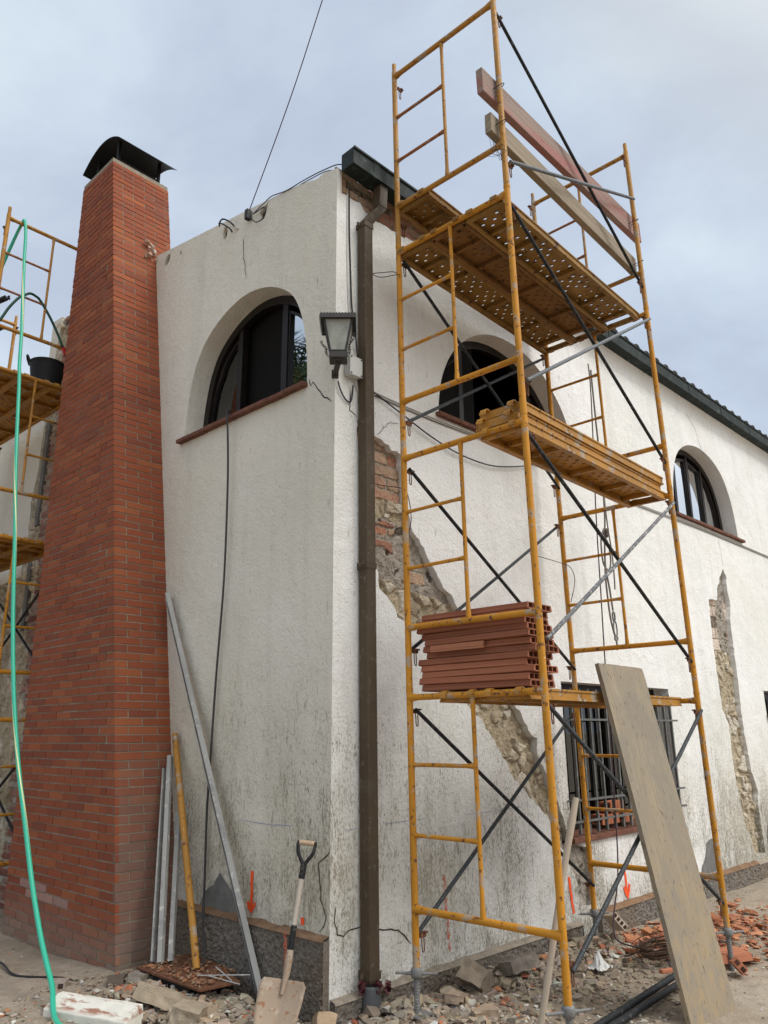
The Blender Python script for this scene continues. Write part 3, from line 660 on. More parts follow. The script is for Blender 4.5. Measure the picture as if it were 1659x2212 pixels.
# arched windows: dark frame ring, uprights, panes
def arch_window(T, c, prof, d, uprights, panes, flip=1):
    ring = arch(c, prof); b = MB(); w = .075
    xm = max(p[0] for p in prof); top = max(p[1] for p in prof)
    def sc(k): return [(c+(p[0]-c)*(1-k/xm), 4.1+(p[1]-4.1)*(1-k/(top-4.1))) for p in ring]
    inner = sc(w); n = len(ring)
    for dd0, dd1 in ((d-.06, d),):
        A = [T(p[0], p[1], -dd0) for p in ring]; B = [T(p[0], p[1], -dd0) for p in inner]; A2 = [T(p[0], p[1], -dd1) for p in inner]
        b.add(A+B+A2, [(i, i+1, n+i+1, n+i) for i in range(n-1)]+[(n+i, n+i+1, 2*n+i+1, 2*n+i) for i in range(n-1)])
    def hgt(s):
        x = abs(s-c); 
        for i in range(len(inner)-1):
            a_, b__ = inner[i], inner[i+1]
            if min(a_[0], b__[0]) <= s <= max(a_[0], b__[0]) and abs(b__[0]-a_[0]) > 1e-9: return a_[1]+(b__[1]-a_[1])*(s-a_[0])/(b__[0]-a_[0])
        return 4.2
    fr = b.build('window_frame', DARKWOOD, HOUSE)
    for (s, ww, dd) in uprights:
        u_ = MB(); h1 = hgt(s)+.02
        u_.hexa([T(s-ww/2, 4.12, -dd+.03), T(s+ww/2, 4.12, -dd+.03), T(s+ww/2, 4.12, -dd-.03), T(s-ww/2, 4.12, -dd-.03), T(s-ww/2, h1, -dd+.03), T(s+ww/2, h1, -dd+.03), T(s+ww/2, h1, -dd-.03), T(s-ww/2, h1, -dd-.03)])
        u_.build('mullion', DARKWOOD, fr)
    for (s0, s1, mat, dd, skew) in panes:
        P = []; N = 14
        for i in range(N+1):
            s = s0+(s1-s0)*i/N; P.append((s, max(4.13, hgt(min(max(s, c-xm+w+.003), c+xm-w-.003))-.05)))
        poly = [(s0, 4.13)]+P+[(s1, 4.13)]
        g = MB(); V = [T(p[0], p[1], -dd-skew*(p[0]-s0)/(s1-s0+1e-9)) for p in poly]
        g.add(V, [tuple(range(len(V)))]); g.build('pane', mat, fr)
        # sash rim following the pane
        r = MB(); ins = []
        cxm = sum(p[0] for p in poly)/len(poly); cym = sum(p[1] for p in poly)/len(poly)
        for p in poly:
            v = Vector((p[0]-cxm, p[1]-cym)); k = max(0, 1-.05/max(v.length, .06)); ins.append((cxm+v.x*k, cym+v.y*k))
        V1 = [T(p[0], p[1], -dd+.025-skew*(p[0]-s0)/(s1-s0)) for p in poly]; V2 = [T(p[0], p[1], -dd+.025-skew*(p[0]-s0)/(s1-s0)) for p in ins]; V3 = [T(p[0], p[1], -dd-skew*(p[0]-s0)/(s1-s0)) for p in ins]; m_ = len(poly)
        r.add(V1+V2+V3, [(i, (i+1) % m_, m_+(i+1) % m_, m_+i) for i in range(m_)]+[(m_+i, m_+(i+1) % m_, 2*m_+(i+1) % m_, 2*m_+i) for i in range(m_)]); r.build('sash', DARKWOOD, fr)
    return fr
arch_window(WL, 1.14, A_L, .24, [(1.45, .06, .22), (.83, .07, .22)], [(1.48, 1.90, GLASS, .225, 0), (.36, .80, GLASSR, .225, 0)])
arch_window(WR, 2.2, A_2, .24, [(1.68, .06, .22), (2.75, .06, .22)], [(1.21, 1.66, GLASSR, .225, 0), (2.78, 3.18, GLASS, .225, 0)])
arch_window(WR, 6.45, A_3, .24, [(6.02, .06, .22), (6.88, .06, .22), (6.45, .05, .22)], [(5.56, 5.99, GLASS, .225, 0), (6.05, 6.43, GLASSR, .225, 0), (6.48, 6.86, GLASSR, .225, 0), (6.91, 7.34, GLASS, .225, 0)])
arch_window(WR, 10.7, A_3, .24, [(10.27, .06, .22), (11.1, .06, .22)], [(9.8, 10.25, GLASS, .225, 0), (10.29, 11.08, GLASSR, .225, 0)])

def grilles():
    for a, b_, h0, h1, nb in ((2.69, 4.78, .70, 2.0, 14), (7.55, 9.6, .70, 2.07, 13)):
        f = MB(); d = .17
        def bx(s0, s1, y0, y1, dd=.05): f.hexa([WR(s0, y0, -d+.0), WR(s1, y0, -d), WR(s1, y0, -d-dd), WR(s0, y0, -d-dd), WR(s0, y1, -d), WR(s1, y1, -d), WR(s1, y1, -d-dd), WR(s0, y1, -d-dd)])
        bx(a, a+.07, h0+.035, h1); bx(b_-.07, b_, h0+.035, h1); bx(a+.07, b_-.07, h1-.09, h1); bx(a+.07, b_-.07, h0+.035, h0+.10)
        m = (a+b_)/2; bx(m-.04, m+.04, h0+.10, h1-.09); bx(a+.55, a+.60, h0+.10, h1-.09, .03); bx(b_-.60, b_-.55, h0+.10, h1-.09, .03)
        fr = f.build('window_frame', DARKWOOD, HOUSE)
        g = MB(); g.add([WR(a+.07, h0+.1, -d-.03), WR(b_-.07, h0+.1, -d-.03), WR(b_-.07, h1-.09, -d-.03), WR(a+.07, h1-.09, -d-.03)], [(0, 1, 2, 3)]); g.build('pane', GLASS, fr)
        G = MB()
        for k in range(nb):
            s = a+.09+(b_-a-.18)*k/(nb-1)
            o_ = .035; q = .011
            G.hexa([WR(s-q, h0+.03, o_+q), WR(s+q, h0+.03, o_+q), WR(s+q, h0+.03, o_-q), WR(s-q, h0+.03, o_-q), WR(s-q, h1-.09, o_+q), WR(s+q, h1-.09, o_+q), WR(s+q, h1-.09, o_-q), WR(s-q, h1-.09, o_-q)])
            G.add([WR(s-q, h1-.09, o_+q), WR(s+q, h1-.09, o_+q), WR(s+q, h1-.09, o_-q), WR(s-q, h1-.09, o_-q), WR(s, h1-.05, o_)], [(0, 1, 4), (1, 2, 4), (2, 3, 4), (3, 0, 4)])
        for h in (h0+.13, h0+.30, h1-.33):
            G.hexa([WR(a-.02, h-.008, .06), WR(b_+.02, h-.008, .06), WR(b_+.02, h-.008, .049), WR(a-.02, h-.008, .049), WR(a-.02, h+.010, .06), WR(b_+.02, h+.010, .06), WR(b_+.02, h+.010, .049), WR(a-.02, h+.010, .049)])
            for s in (a-.02, b_+.02): G.tube([WR(s, h, .055), WR(s, h, -.02)], .008, 6)
        G.build('window_grille', GRYB, HOUSE)
GRYB = mat_paint('grey_grille_paint', (.13, .135, .13), (.2, .15, .11), (.26, .25, .24), .5, .55, 18)
grilles()
# clay bricks left on the ledge behind the grille
for k, (s, h, r, lab) in enumerate(((3.42, .80, 0, 'orange hollow brick lying behind the window grille, left one'), (3.75, .80, .2, 'orange hollow brick lying behind the window grille, right one of the lower two'), (3.55, .90, .1, 'orange hollow brick on top of two others behind the window grille'))):
    b = MB(); b.box((0, 0, 0), (.30, .11, .085), None, (.44, .16, .08))
    for q in (-.025, .025): b.box((-.151, q, 0), (.004, .035, .05), None, (.06, .03, .02))
    for q in (-.08, 0, .08): b.box((q, -.056, 0), (.004, .003, .08), None, (.3, .11, .06))
    o = b.build('hollow_brick', M_CLAY); place(o, WR(s, h, -.09), RR @ Matrix.Rotation(r, 3, 'Z')); tag(o, lab, 'brick', 'bricks behind the window grille')

# ---- chimney
def chimney():
    OUT = .48
    TOP = 7.47; CH = .0628
    y0 = lambda h: 1.585+.1855*h          # near edge, raked
    y1 = lambda h: 3.495+.018*h           # far edge
    pal = [(.265, .073, .033), (.25, .068, .032), (.275, .077, .034), (.24, .065, .032), (.305, .093, .038), (.21, .060, .033), (.26, .072, .034), (.265, .072, .033)]
    b = MB(); base = -.12; n = int((TOP-base)/CH); mj = .0105; rec = .006
    IN = -.18
    def brick_L(s0, s1, h0, h1, col, sh0=0, sh1=0):
        o = OUT+random.uniform(-.003, .002); J = lambda: random.uniform(-.0016, .0016); h0 += J(); h1 += J(); s0 += J(); s1 += J()
        b.hexa([WL(s1+sh1*0, h0, o), WL(s0, h0, o), WL(s0, h0, o-.03), WL(s1, h0, o-.03), WL(s1+sh1, h1, o), WL(s0+sh0, h1, o), WL(s0+sh0, h1, o-.03), WL(s1+sh1, h1, o-.03)], col)
    for r in range(n):
        h0 = base+r*CH+mj/2; h1 = base+(r+1)*CH-mj/2; hm = (h0+h1)/2
        dust = max(0, min(1, (.38-hm)/.5))
        sl0 = .1855*(h1-h0)
        def colr(extra=0):
            c = jit(random.choice(pal), .035); d = min(.85, dust*random.uniform(.5, 1.1)+extra); return tuple(c[i]*(1-d)+(.27, .235, .19)[i]*d for i in range(3))
        a = y0(h0); e = y1(h0)
        q = .24 if r % 2 else .125
        cq = colr()
        # quoin brick on the raked near edge, straight inner joint
        brick_L(a+.0, a+q, h0, h1, cq, sl0, sl0*.2)
        s = e; off = .0 if r % 2 else .13
        first = True
        while s > a+q+.02:
            L_ = .13 if (first and r % 2) else .252
            first = False
            t = max(s-L_+mj, a+q+mj)
            wp = (.22 if .30 < h0 < .44 and 2.5 < s < 3.25 and random.random() < .75 else 0)
            cl = colr(); cl = tuple(cl[i]*(1-wp)+.62*wp for i in range(3))
            if s-t > .015: brick_L(t, s, h0, h1, cl, sl0*.2 if t <= a+q+mj+1e-6 else 0, 0)
            s = t-mj
        # raked near face (facing the street side)
        x = OUT-.002; first = True
        def brick_F(o0, o1, col):
            k = .003*random.uniform(-.6, 1)
            b.hexa([WL(a+k, h0, o0), WL(a+k, h0, o1), WL(a+.03, h0, o1), WL(a+.03, h0, o0), WL(a+sl0+k, h1, o0), WL(a+sl0+k, h1, o1), WL(a+sl0+.03, h1, o1), WL(a+sl0+.03, h1, o0)], col)
        start = .12 if r % 2 else .24
        ex = max(0, min(.62, (1.75-hm)*.55+random.uniform(-.12, .10)))
        o_ = OUT-.0302; lens = [start-.03, .24, .24, .24]
        cc = cq
        # first brick turns the corner (same colour)
        for i, L_ in enumerate(lens):
            o1 = o_; o0 = max(o_-L_+(mj if i == 0 else 0), IN)
            if i == 0: brick_F(o0, OUT-.0005, tuple(x_*(1-ex)+(.185, .145, .12)[j]*ex for j, x_ in enumerate(cq)))
            else:
                cf = colr(); brick_F(o0, o1, tuple(x_*(1-ex)+(.185, .145, .12)[j]*ex for j, x_ in enumerate(cf)))
            o_ = o0-mj
            if o_ <= IN+.01: break
    o = b.build('chimney', M_BRICK, HOUSE)
    # mortar body, a few mm behind the brick faces
    m = MB(); k = .0055
    m.hexa([WL(y1(base)-.004, base, OUT-k), WL(y0(base)+k, base, OUT-k), WL(y0(base)+k, base, IN+.004), WL(y1(base)-.004, base, IN+.004), WL(y1(TOP)-.004, TOP, OUT-k), WL(y0(TOP)+k, TOP, OUT-k), WL(y0(TOP)+k, TOP, IN+.004), WL(y1(TOP)-.004, TOP, IN+.004)])
    m.build('mortar_joint', MORTAR, o)
    # old mortar patch at the roof line
    p = MB()
    for k_ in range(22):
        c = WL(2.775+random.uniform(-.03, .03), 6.41+random.uniform(-.11, .11), .05+random.uniform(-.05, .09)); chunk(p, c, random.uniform(.02, .045), random.choice([(.5, .45, .38), (.38, .33, .27), (.46, .3, .22)]))
    p.build('mortar_patch', M_RUB, o)
    # arched sheet cap on legs
    cpb = MB(); yA, yB = 2.875, 3.71; xa, xb = .475, -.22; N = 14; th = .006; rise = .17; zs = 7.665
    for lay in (0, 1): pass
    top = []; 
    for i in range(N+1):
        t = i/N; y = yA+(yB-yA)*t; z = zs+rise*(1-(2*t-1)**2)
        top.append((y, z))
    V = []
    for (y, z) in top: V += [WL(y, z+th, xa), WL(y, z+th, xb), WL(y, z, xa), WL(y, z, xb)]
    F = []
    for i in range(N):
        a_, b_ = i*4, (i+1)*4
        F += [(a_, a_+1, b_+1, b_), (a_+2, b_+2, b_+3, a_+3), (a_, b_, b_+2, a_+2), (a_+1, a_+3, b_+3, b_+1)]
    F += [(0, 2, 3, 1), (N*4, N*4+1, N*4+3, N*4+2)]
    cpb.add(V, F, None, False)
    cap = cpb.build('chimney_cap', BLACKMET, o)
    for y in (3.06, 3.52):
        for x in (.38, -.10):
            lg = MB(); t = (y-yA)/(yB-yA); lg.box(WL(y, (TOP+zs+rise*(1-(2*t-1)**2))/2, x), (.03, .03, zs+rise*(1-(2*t-1)**2)-TOP), RL); lg.build('cap_leg', BLACKMET, o)
    # flue mouth
    fl = MB(); fl.box(WL(3.29, TOP+.05, .14), (.46, .46, .10), RL); fl.build('flue', BLACKMET, o)
def chunk(b, c, r, col, flat=1.0, npt=11):
    bm = bmesh.new()
    for _ in range(npt):
        v = Vector((random.gauss(0, 1), random.gauss(0, 1), random.gauss(0, 1))); v.normalize(); v *= r*random.uniform(.7, 1.1)
        bm.verts.new(Vector((v.x*random.uniform(.9, 1.3), v.y, v.z*flat)))
    bmesh.ops.convex_hull(bm, input=bm.verts)
    bm.verts.ensure_lookup_table(); vs = [v for v in bm.verts if v.link_faces]; ix = {v: i for i, v in enumerate(vs)}
    R = Matrix.Rotation(random.uniform(0, 6.28), 3, 'Z') @ Matrix.Rotation(random.uniform(-.35, .35), 3, 'X')
    c = Vector(c); b.add([c+R @ v.co for v in vs], [tuple(ix[v] for v in f.verts) for f in bm.faces], col); bm.free()
chimney()

# wall marks and cracks (thin, on the plaster)
def ribbon(b, T, pts, w, out=.0035, wn=.4):
    P = []
    for i, p in enumerate(pts):
        a = pts[max(0, i-1)]; c = pts[min(len(pts)-1, i+1)]; d = Vector((c[0]-a[0], c[1]-a[1])); d = d.normalized() if d.length > 0 else Vector((1, 0)); nn = Vector((-d.y, d.x)); ww = w*(1+wn*noise.noise(Vector((i*3.7, p[0]*9, 1))))/2
        if i in (0, len(pts)-1) and wn > .3: ww *= .3
        P.append((p[0]+nn.x*ww, p[1]+nn.y*ww)); P.append((p[0]-nn.x*ww, p[1]-nn.y*ww))
    b.add([T(x, h, out) for x, h in P], [(2*i, 2*i+1, 2*i+3, 2*i+2) for i in range(len(pts)-1)])
def wob(pts, step=.03, amp=.012, seed=0):
    return jag(pts, step, amp, False, seed)
for T, pts, w in ((WL, [(1.21, 5.84), (1.205, 5.63), (1.18, 5.55), (1.15, 5.40)], .006), (WL, [(.29, 4.13), (.26, 4.07), (.235, 4.10), (.20, 4.03), (.15, 3.99), (.11, 3.93), (.03, 3.87)], .008), (WL, [(-.0, .88), (.10, .80), (.09, .70), (.07, .60), (.03, .51), (.05, .46), (.09, .42)], .007),
                  (WR, [(.15, 3.99), (.14, 3.84), (.22, 3.80)], .007), (WR, [(.04, .57), (.04, .48), (.06, .41), (.11, .40), (.2, .42), (.28, .43)], .0065), (WR, [(.34, .40), (.48, .37), (.58, .35), (.64, .31), (.70, .25)], .008), (WR, [(6.11, 5.80), (6.21, 5.60), (6.40, 5.48), (6.48, 5.31), (6.55, 5.2)], .006), (WR, [(6.70, 4.0), (6.73, 3.8), (6.74, 3.62)], .005), (WR, [(.42, 3.72), (.56, 3.86), (.66, 3.88)], .004),
                  (WR, [(.24, .6), (.3, .5), (.36, .44)], .004)):
    b = MB(); ribbon(b, T, wob(pts), w, .0035); b.build('crack', CRACK, HOUSE)
for T, seg, w, m in ((WL, [[(.76, .69), (.755, .47)], [(.795, .50), (.755, .45), (.715, .505)]], .028, ORANGE), (WR, [[(2.60, .42), (2.61, .30), (2.635, .14)]], .03, ORANGE), (WR, [[(3.515, .36), (3.525, .16)], [(3.47, .23), (3.53, .14), (3.58, .24)]], .03, ORANGE), (WR, [[(1.04, .62), (1.055, .4), (1.08, .14)]], .025, ORANGEF), (WL, [[(.31, .40), (.305, .22), (.30, .06)]], .03, ORANGEF), (WL, [[(.24, .48), (.24, .44)]], .03, ORANGE)):
    b = MB()
    for i, s in enumerate(seg): ribbon(b, T, wob(s, .02, .006), w, .0045+.0015*i+(.075 if (T is WL and m is ORANGEF) else 0), .25)
    b.build('spray_mark', m, HOUSE)
for T, pts in ((WR, [(.11, .985), (.24, .99)]), (WR, [(.45, .995), (.9, 1.0)]), (WR, [(1.3, .99), (2.0, 1.0)]), (WL, [(.35, 1.0), (.6, .99), (.92, 1.0)])):
    b = MB(); ribbon(b, T, wob(pts, .05, .003), .0038, .003, .5); b.build('chalk_line', BLUECH, HOUSE)
# grey render patches
for T, poly in ((WL, [(1.36, .40), (1.30, .50), (1.25, .53), (1.19, .56), (1.15, .61), (1.12, .645), (1.07, .60), (.98, .55), (.92, .50), (.86, .47), (.87, .40)]), (WR, [(5.05, .13), (5.12, .22), (5.22, .30), (5.28, .42), (5.40, .46), (5.50, .44), (5.52, .30), (5.47, .13)]), (WR, [(6.95, .15), (7.0, .4), (7.1, .5), (7.3, .48), (7.4, .15)])):
    pl = jag(poly, .03, .01); b = MB(); b.add([T(x, h, .004) for x, h in pl], [tuple(range(len(pl)))]); b.build('render_patch', RENDER_G, HOUSE)
# conduit left of the chimney
b = MB(); b.box(WL(5.02, 4.55, -.01), (.085, .03, 1.3), RL); b.box(WL(5.06, 3.2, -.01), (.085, .03, 1.0), RL); b.build('wall_channel', RENDER_G, HOUSE)

# ------------------------------------------------------------------ things fixed to the walls
def lantern():
    ax = (Vector((-.72, -.69, 0))).normalized(); side = Vector((0, 0, 1)).cross(ax)    # ax points away from the corner
    R = Matrix((side, -ax, Vector((0, 0, 1)))).transposed()
    C0 = WR(.0, 0, .0)+ax*.16+side*.028
    o = thing('wall_lantern', 'square iron lantern with frosted panes on the house corner', 'lantern', C0+Vector((0, 0, 4.1)))
    zb, zt = 4.155, 4.385; wb, wt = .053, .098
    fr = MB()
    for sx in (-1, 1):
        for sy in (-1, 1):
            fr.tube([C0+R @ Vector((sx*wb, sy*wb, zb)), C0+R @ Vector((sx*wt, sy*wt, zt))], .0075, 6)
    for z, w in ((zb, wb), (zt, wt)):
        for a, c in (((-1, -1), (1, -1)), ((1, -1), (1, 1)), ((1, 1), (-1, 1)), ((-1, 1), (-1, -1))):
            fr.tube([C0+R @ Vector((a[0]*w, a[1]*w, z)), C0+R @ Vector((c[0]*w, c[1]*w, z))], .008, 6)
    fr.build('lantern_frame', LAMPMET, o)
    for i in range(4):
        Q = Matrix.Rotation(i*pi/2, 3, 'Z'); g = MB()
        P = [Q @ Vector(p) for p in ((-wb, -wb, zb), (wb, -wb, zb), (wt, -wt, zt), (-wt, -wt, zt))]
        g.add([C0+R @ p for p in P], [(0, 1, 2, 3)]); g.build('pane', LAMPGL, o)
    cp = MB(); W_ = .127; N = 12
    # flat cap with scalloped hanging rim
    cp.hexa([C0+R @ Vector(p) for p in ((-W_, -W_, zt+.012), (W_, -W_, zt+.012), (W_, W_, zt+.012), (-W_, W_, zt+.012), (-.07, -.07, zt+.045), (.07, -.07, zt+.045), (.07, .07, zt+.045), (-.07, .07, zt+.045))])
    for i in range(4):
        Q = Matrix.Rotation(i*pi/2, 3, 'Z')
        for k in range(N):
            x0 = -W_+2*W_*k/N; x1 = x0+2*W_/N; xm = (x0+x1)/2
            cp.add([C0+R @ (Q @ Vector(p)) for p in ((x0, -W_-.002, zt+.022), (xm, -W_-.003, zt+.030), (x1, -W_-.002, zt+.022), (x1, -W_-.004, zt-.012), (x0, -W_-.004, zt-.012))], [(0, 1, 2, 3, 4)])
    cp.build('lantern_cap', LAMPMET, o)
    bs = MB(); bs.box(C0+Vector((0, 0, zb-.03)), (.125, .125, .042), R); bs.lathe([(.0, -.012), (.04, -.012), (.05, 0), (0.0, 0)], C0+Vector((0, 0, zb-.051)), 12); bs.build('lantern_base', LAMPMET, o)
    for sx, hh in ((-1, .09), (1, .15)):
        l = MB();         pts = [C0+R @ Vector((sx*(.066+.045*t+.008*sin(t*9)), -.060-.03*t, zb-.05+hh*t)) for t in [k/8 for k in range(9)]]
        l.tube(pts, .004, 5)
        for t in range(1, 9):
            p = pts[t]; l.add([p, p+R @ Vector((sx*.014, -.004, .016)), p+R @ Vector((sx*.004, 0, .016))], [(0, 1, 2), (2, 1, 0)])
            l.add([p, p+R @ Vector((-sx*.012, -.004, .012)), p+R @ Vector((0, 0, .016))], [(0, 1, 2), (2, 1, 0)])
        l.build('leaf_ornament', LAMPMET, o)
    bk = MB(); e0 = C0+Vector((0, 0, 4.092)); e1 = WR(.0, 4.075, 0)+ax*.004; dd_ = (e1-e0).normalized(); bk.box((e0+e1)/2, ((e1-e0).length, .034, .034), basis(dd_)); bk.box(e0+Vector((0, 0, .01)), (.04, .04, .03), R)
    bk.box(e1-Vector((0, 0, .0)), (.05, .02, .06), R)
    bk.build('bracket', LAMPMET, o)
    w = MB(); w.tube(smooth_path([WR(.01, 4.02, .02), WR(.04, 3.95, .02), WR(.10, 3.895, .015), WR(.145, 3.91, .015), WR(.15, 4.03, .03)], 6), .006, 6); tag(w.build('lamp_cable', CABLE), 'short black cable looping from the lantern to the pale junction box', 'cable')
    j = thing('junction_box', 'pale grey plastic junction box on the wall beside the lantern', 'junction box', WR(.14, 4.15, 0))
    b = MB(); b.box(WR(.145, 4.165, .03), (.12, .06, .15), RR); bevel(b.build('box_body', WHITEBOX, j), .008, 2)
    b = MB(); b.box(WR(.145, 4.165, .066), (.125, .012, .155), RR); bevel(b.build('box_lid', WHITEBOX, j), .004, 2)
    b = MB()
    for q in (-.05, .05):
        for z in (-.065, .065): b.box(WR(.145+q, 4.165+z, .073), (.012, .004, .012), RR)
    b.build('screw', LAMPMET, j)
    b = MB(); b.tube(smooth_path([WR(.19, 4.09, .02), WR(.205, 4.03, .015), WR(.23, 3.99, .012)], 5), .005, 6); b.tube(smooth_path([WR(.17, 4.09, .02), WR(.2, 4.05, .012), WR(.235, 4.02, .01)], 5), .004, 6); b.build('cable_tail', CABLEW, j)
lantern()
def cable(name, pts, r, m, label, cat='cable', group=None, k=6, n=6):
    b = MB(); b.tube(smooth_path(pts, k), r, n); return tag(b.build(name, m), label, cat, group)
cable('wall_cable', [WR(.12, 5.75, .012), WR(.125, 5.4, .008), WR(.14, 5.0, .008), WR(.15, 4.7, .012), WR(.16, 4.55, .03), WR(.19, 4.3, .03), WR(.225, 4.05, .02)], .006, CABLE, 'thin black cable running down from the gutter between corner and downpipe')
cable('painted_cable', [WR(.105, 5.68, .006), WR(.11, 5.0, .006), WR(.13, 4.6, .006), WR(.15, 4.25, .006)], .006, CABLEW, 'white painted cable clipped upright on the wall above the lantern')
cable('painted_cable', [WR(.34, 4.06, .006), WR(1.0, 4.045, .008), WR(2.0, 4.055, .012), WR(4.0, 4.02, .008), WR(6.0, 4.045, .012), WR(7.6, 4.04, .008), WR(16, 3.99, .006)], .006, CABLEW, 'white painted cable running level along the wall under the arched windows', k=10)
cable('painted_cable', [WR(.34, 4.035, .006), WR(1.0, 4.02, .008), WR(2.0, 4.03, .012), WR(4.0, 3.995, .008), WR(6.0, 4.02, .01), WR(7.6, 4.015, .008), WR(16, 3.965, .006)], .005, CABLEG, 'grey cable running just below the white one under the arched windows', k=10)
cable('sagging_cable', [WR(.33, 4.06, .02), WR(.68, 3.95, .03), WR(1.0, 3.86, .03), WR(1.35, 3.80, .03), WR(1.75, 3.80, .03), WR(2.1, 3.87, .03), WR(2.5, 3.99, .03)], .006, CABLE, 'black cable sagging across the white wall under the nearest arched window')
cable('hanging_cable', [WL(1.33, 4.14, -.12), WL(1.28, 4.15, -.02), WL(1.24, 4.15, .06), WL(1.222, 4.10, .075), WL(1.213, 3.9, .062), WL(1.206, 3.493, .045), WL(1.206, 2.735, .035), WL(1.25, 2.03, .03), WL(1.267, 1.526, .03), WL(1.28, 1.044, .03), WL(1.25, .60, .04), WL(1.17, .33, .09), WL(1.03, .15, .16), WL(1.0, .09, .28), WL(1.12, .085, .42), WL(1.3, .06, .55)], .0085, CABLED, 'grey cable hanging over the brick sill down the gable wall to the ground')
cable('ground_cable', [(-.99, 2.65, .03), (-1.05, 2.9, .015), (-1.1, 3.15, .03), (-1.25, 3.5, .015), (-1.2, 3.9, .02), (-1.3, 4.3, .015), (-1.2, 4.8, .01), (-1.5, 5.6, .01)], .008, CABLE, 'black cable lying along the ground in front of the brick chimney')
cable('overhead_wire', [WL(1.08, 6.03, .05), Vector((-.40, 1.905, 6.94)), Vector((-.475, 1.311, 7.847)), Vector((-.7, -.47, 10.57))], .005, ROPEP, 'thin overhead wire rising from the gable top into the sky', k=8)
def insulator():
    o = thing('wire_anchor', 'black cable clamp with looped wires on the top of the gable wall', 'cable clamp', WL(1.12, 6.0, .03))
    b = MB(); b.box(WL(1.12, 6.01, .035), (.045, .05, .10), RL); bevel(b.build('clamp_block', CABLE, o), .006, 2)
    b = MB(); b.tube(smooth_path([WL(1.08, 5.96, .03), WL(1.03, 5.90, .04), WL(.96, 5.845, .05), WL(.87, 5.84, .05), WL(.84, 5.90, .05), WL(.89, 5.965, .04), WL(.98, 5.98, .03), WL(1.05, 5.985, .03)], 6), .005, 6)
    b.tube(smooth_path([WL(1.05, 5.985, .03), WL(.98, 6.0, .03), WL(.90, 6.03, .02), WL(.82, 6.055, .01), WL(.62, 6.005, .006), WL(.42, 5.99, .0), WL(.2, 5.975, -.02), WR(.04, 5.93, .0), WR(.12, 5.86, .03)], 6), .0045, 6); b.tube(smooth_path([WL(.62, 6.012, -.02), WL(.36, 5.99, -.03), WL(.14, 5.945, -.03), WR(.10, 5.90, .0)], 6), .004, 6); b.build('wire_loop', CABLE, o)
    o2 = thing('cable_bundle', 'bundle of cut black cables in a clip left of the cable clamp on the gable', 'cable', WL(1.35, 6.0, .03))
    b = MB(); b.tube(smooth_path([WL(1.55, 6.13, .05), WL(1.45, 6.115, .08), WL(1.36, 6.05, .06), WL(1.33, 6.0, .02)], 6), .008, 6); b.tube(smooth_path([WL(1.54, 6.10, .05), WL(1.46, 6.07, .09), WL(1.38, 6.0, .05), WL(1.37, 5.965, .02)], 6), .007, 6); b.build('cut_cable', CABLE, o2)
    b = MB()
    for q in range(3): b.tube([WL(1.30-.012*q, 5.99-.012*q, -.01), WL(1.33, 6.03-.02*q, .03)], .006, 6)
    b.build('cable_clip', CABLEW, o2)
insulator()
# red wrap around the drain socket
o = thing('torn_wrapping', 'torn dark red plastic wrapping tied around the foot of the downpipe', 'wrapping', WR(.28, .12, .06))
for k, (s, h, q) in enumerate(((.20, .12, .07), (.41, .085, .08), (.29, .115, .118))):
    b = MB(); pts = []
    c = WR(s, h, q); N = 7; vs = []
    for i in range(N):
        for j in range(N):
            vs.append(c+RR @ Vector(((i/N-.5)*.055+.02*noise.noise(Vector((i*.9, j*.9, k))), .05*noise.noise(Vector((i*.8, j*.8, k+5))), (j/N-.5)*.075+.03*noise.noise(Vector((i*.9, j*.7, k+9))))))
    b.add(vs, [(i*N+j, (i+1)*N+j, (i+1)*N+j+1, i*N+j+1) for i in range(N-1) for j in range(N-1)]); b.build('wrap_strip', REDTAPE, o)

# ------------------------------------------------------------------ scaffolds
LV = [(.55, 1.788), (2.24, 3.44), (3.88, 5.146), (5.566, 6.867)]
def flare(b, p, q, r, n=10):
    p, q = Vector(p), Vector(q); d = (q-p); L_ = d.length; d.normalize()
    b.tube([p, p+d*.03, p+d*.07, q-d*.07, q-d*.03, q], r, n, rad=[r*1.35, r*1.25, r, r, r*1.25, r*1.35])
def clip(parent, p, dirx, up):
    b = MB(); d = Vector(dirx)
    R = basis(d)
    b.box(p+d*.045, (.05, .012, .028), R); b.box(p+d*.065+Vector((0, 0, .012)), (.03, .03, .010), R)
    b.tube([p+d*.02, p+d*.075], .007, 6)
    z = -.085
    b.tube(smooth_path([p+d*.035+Vector((0, 0, -.01)), p+d*.04+Vector((0, 0, z)), p+d*.058+Vector((0, 0, z)), p+d*.055+Vector((0, 0, -.01))], 3), .0038, 5)
    return b.build('pin_clip', RUST, parent)
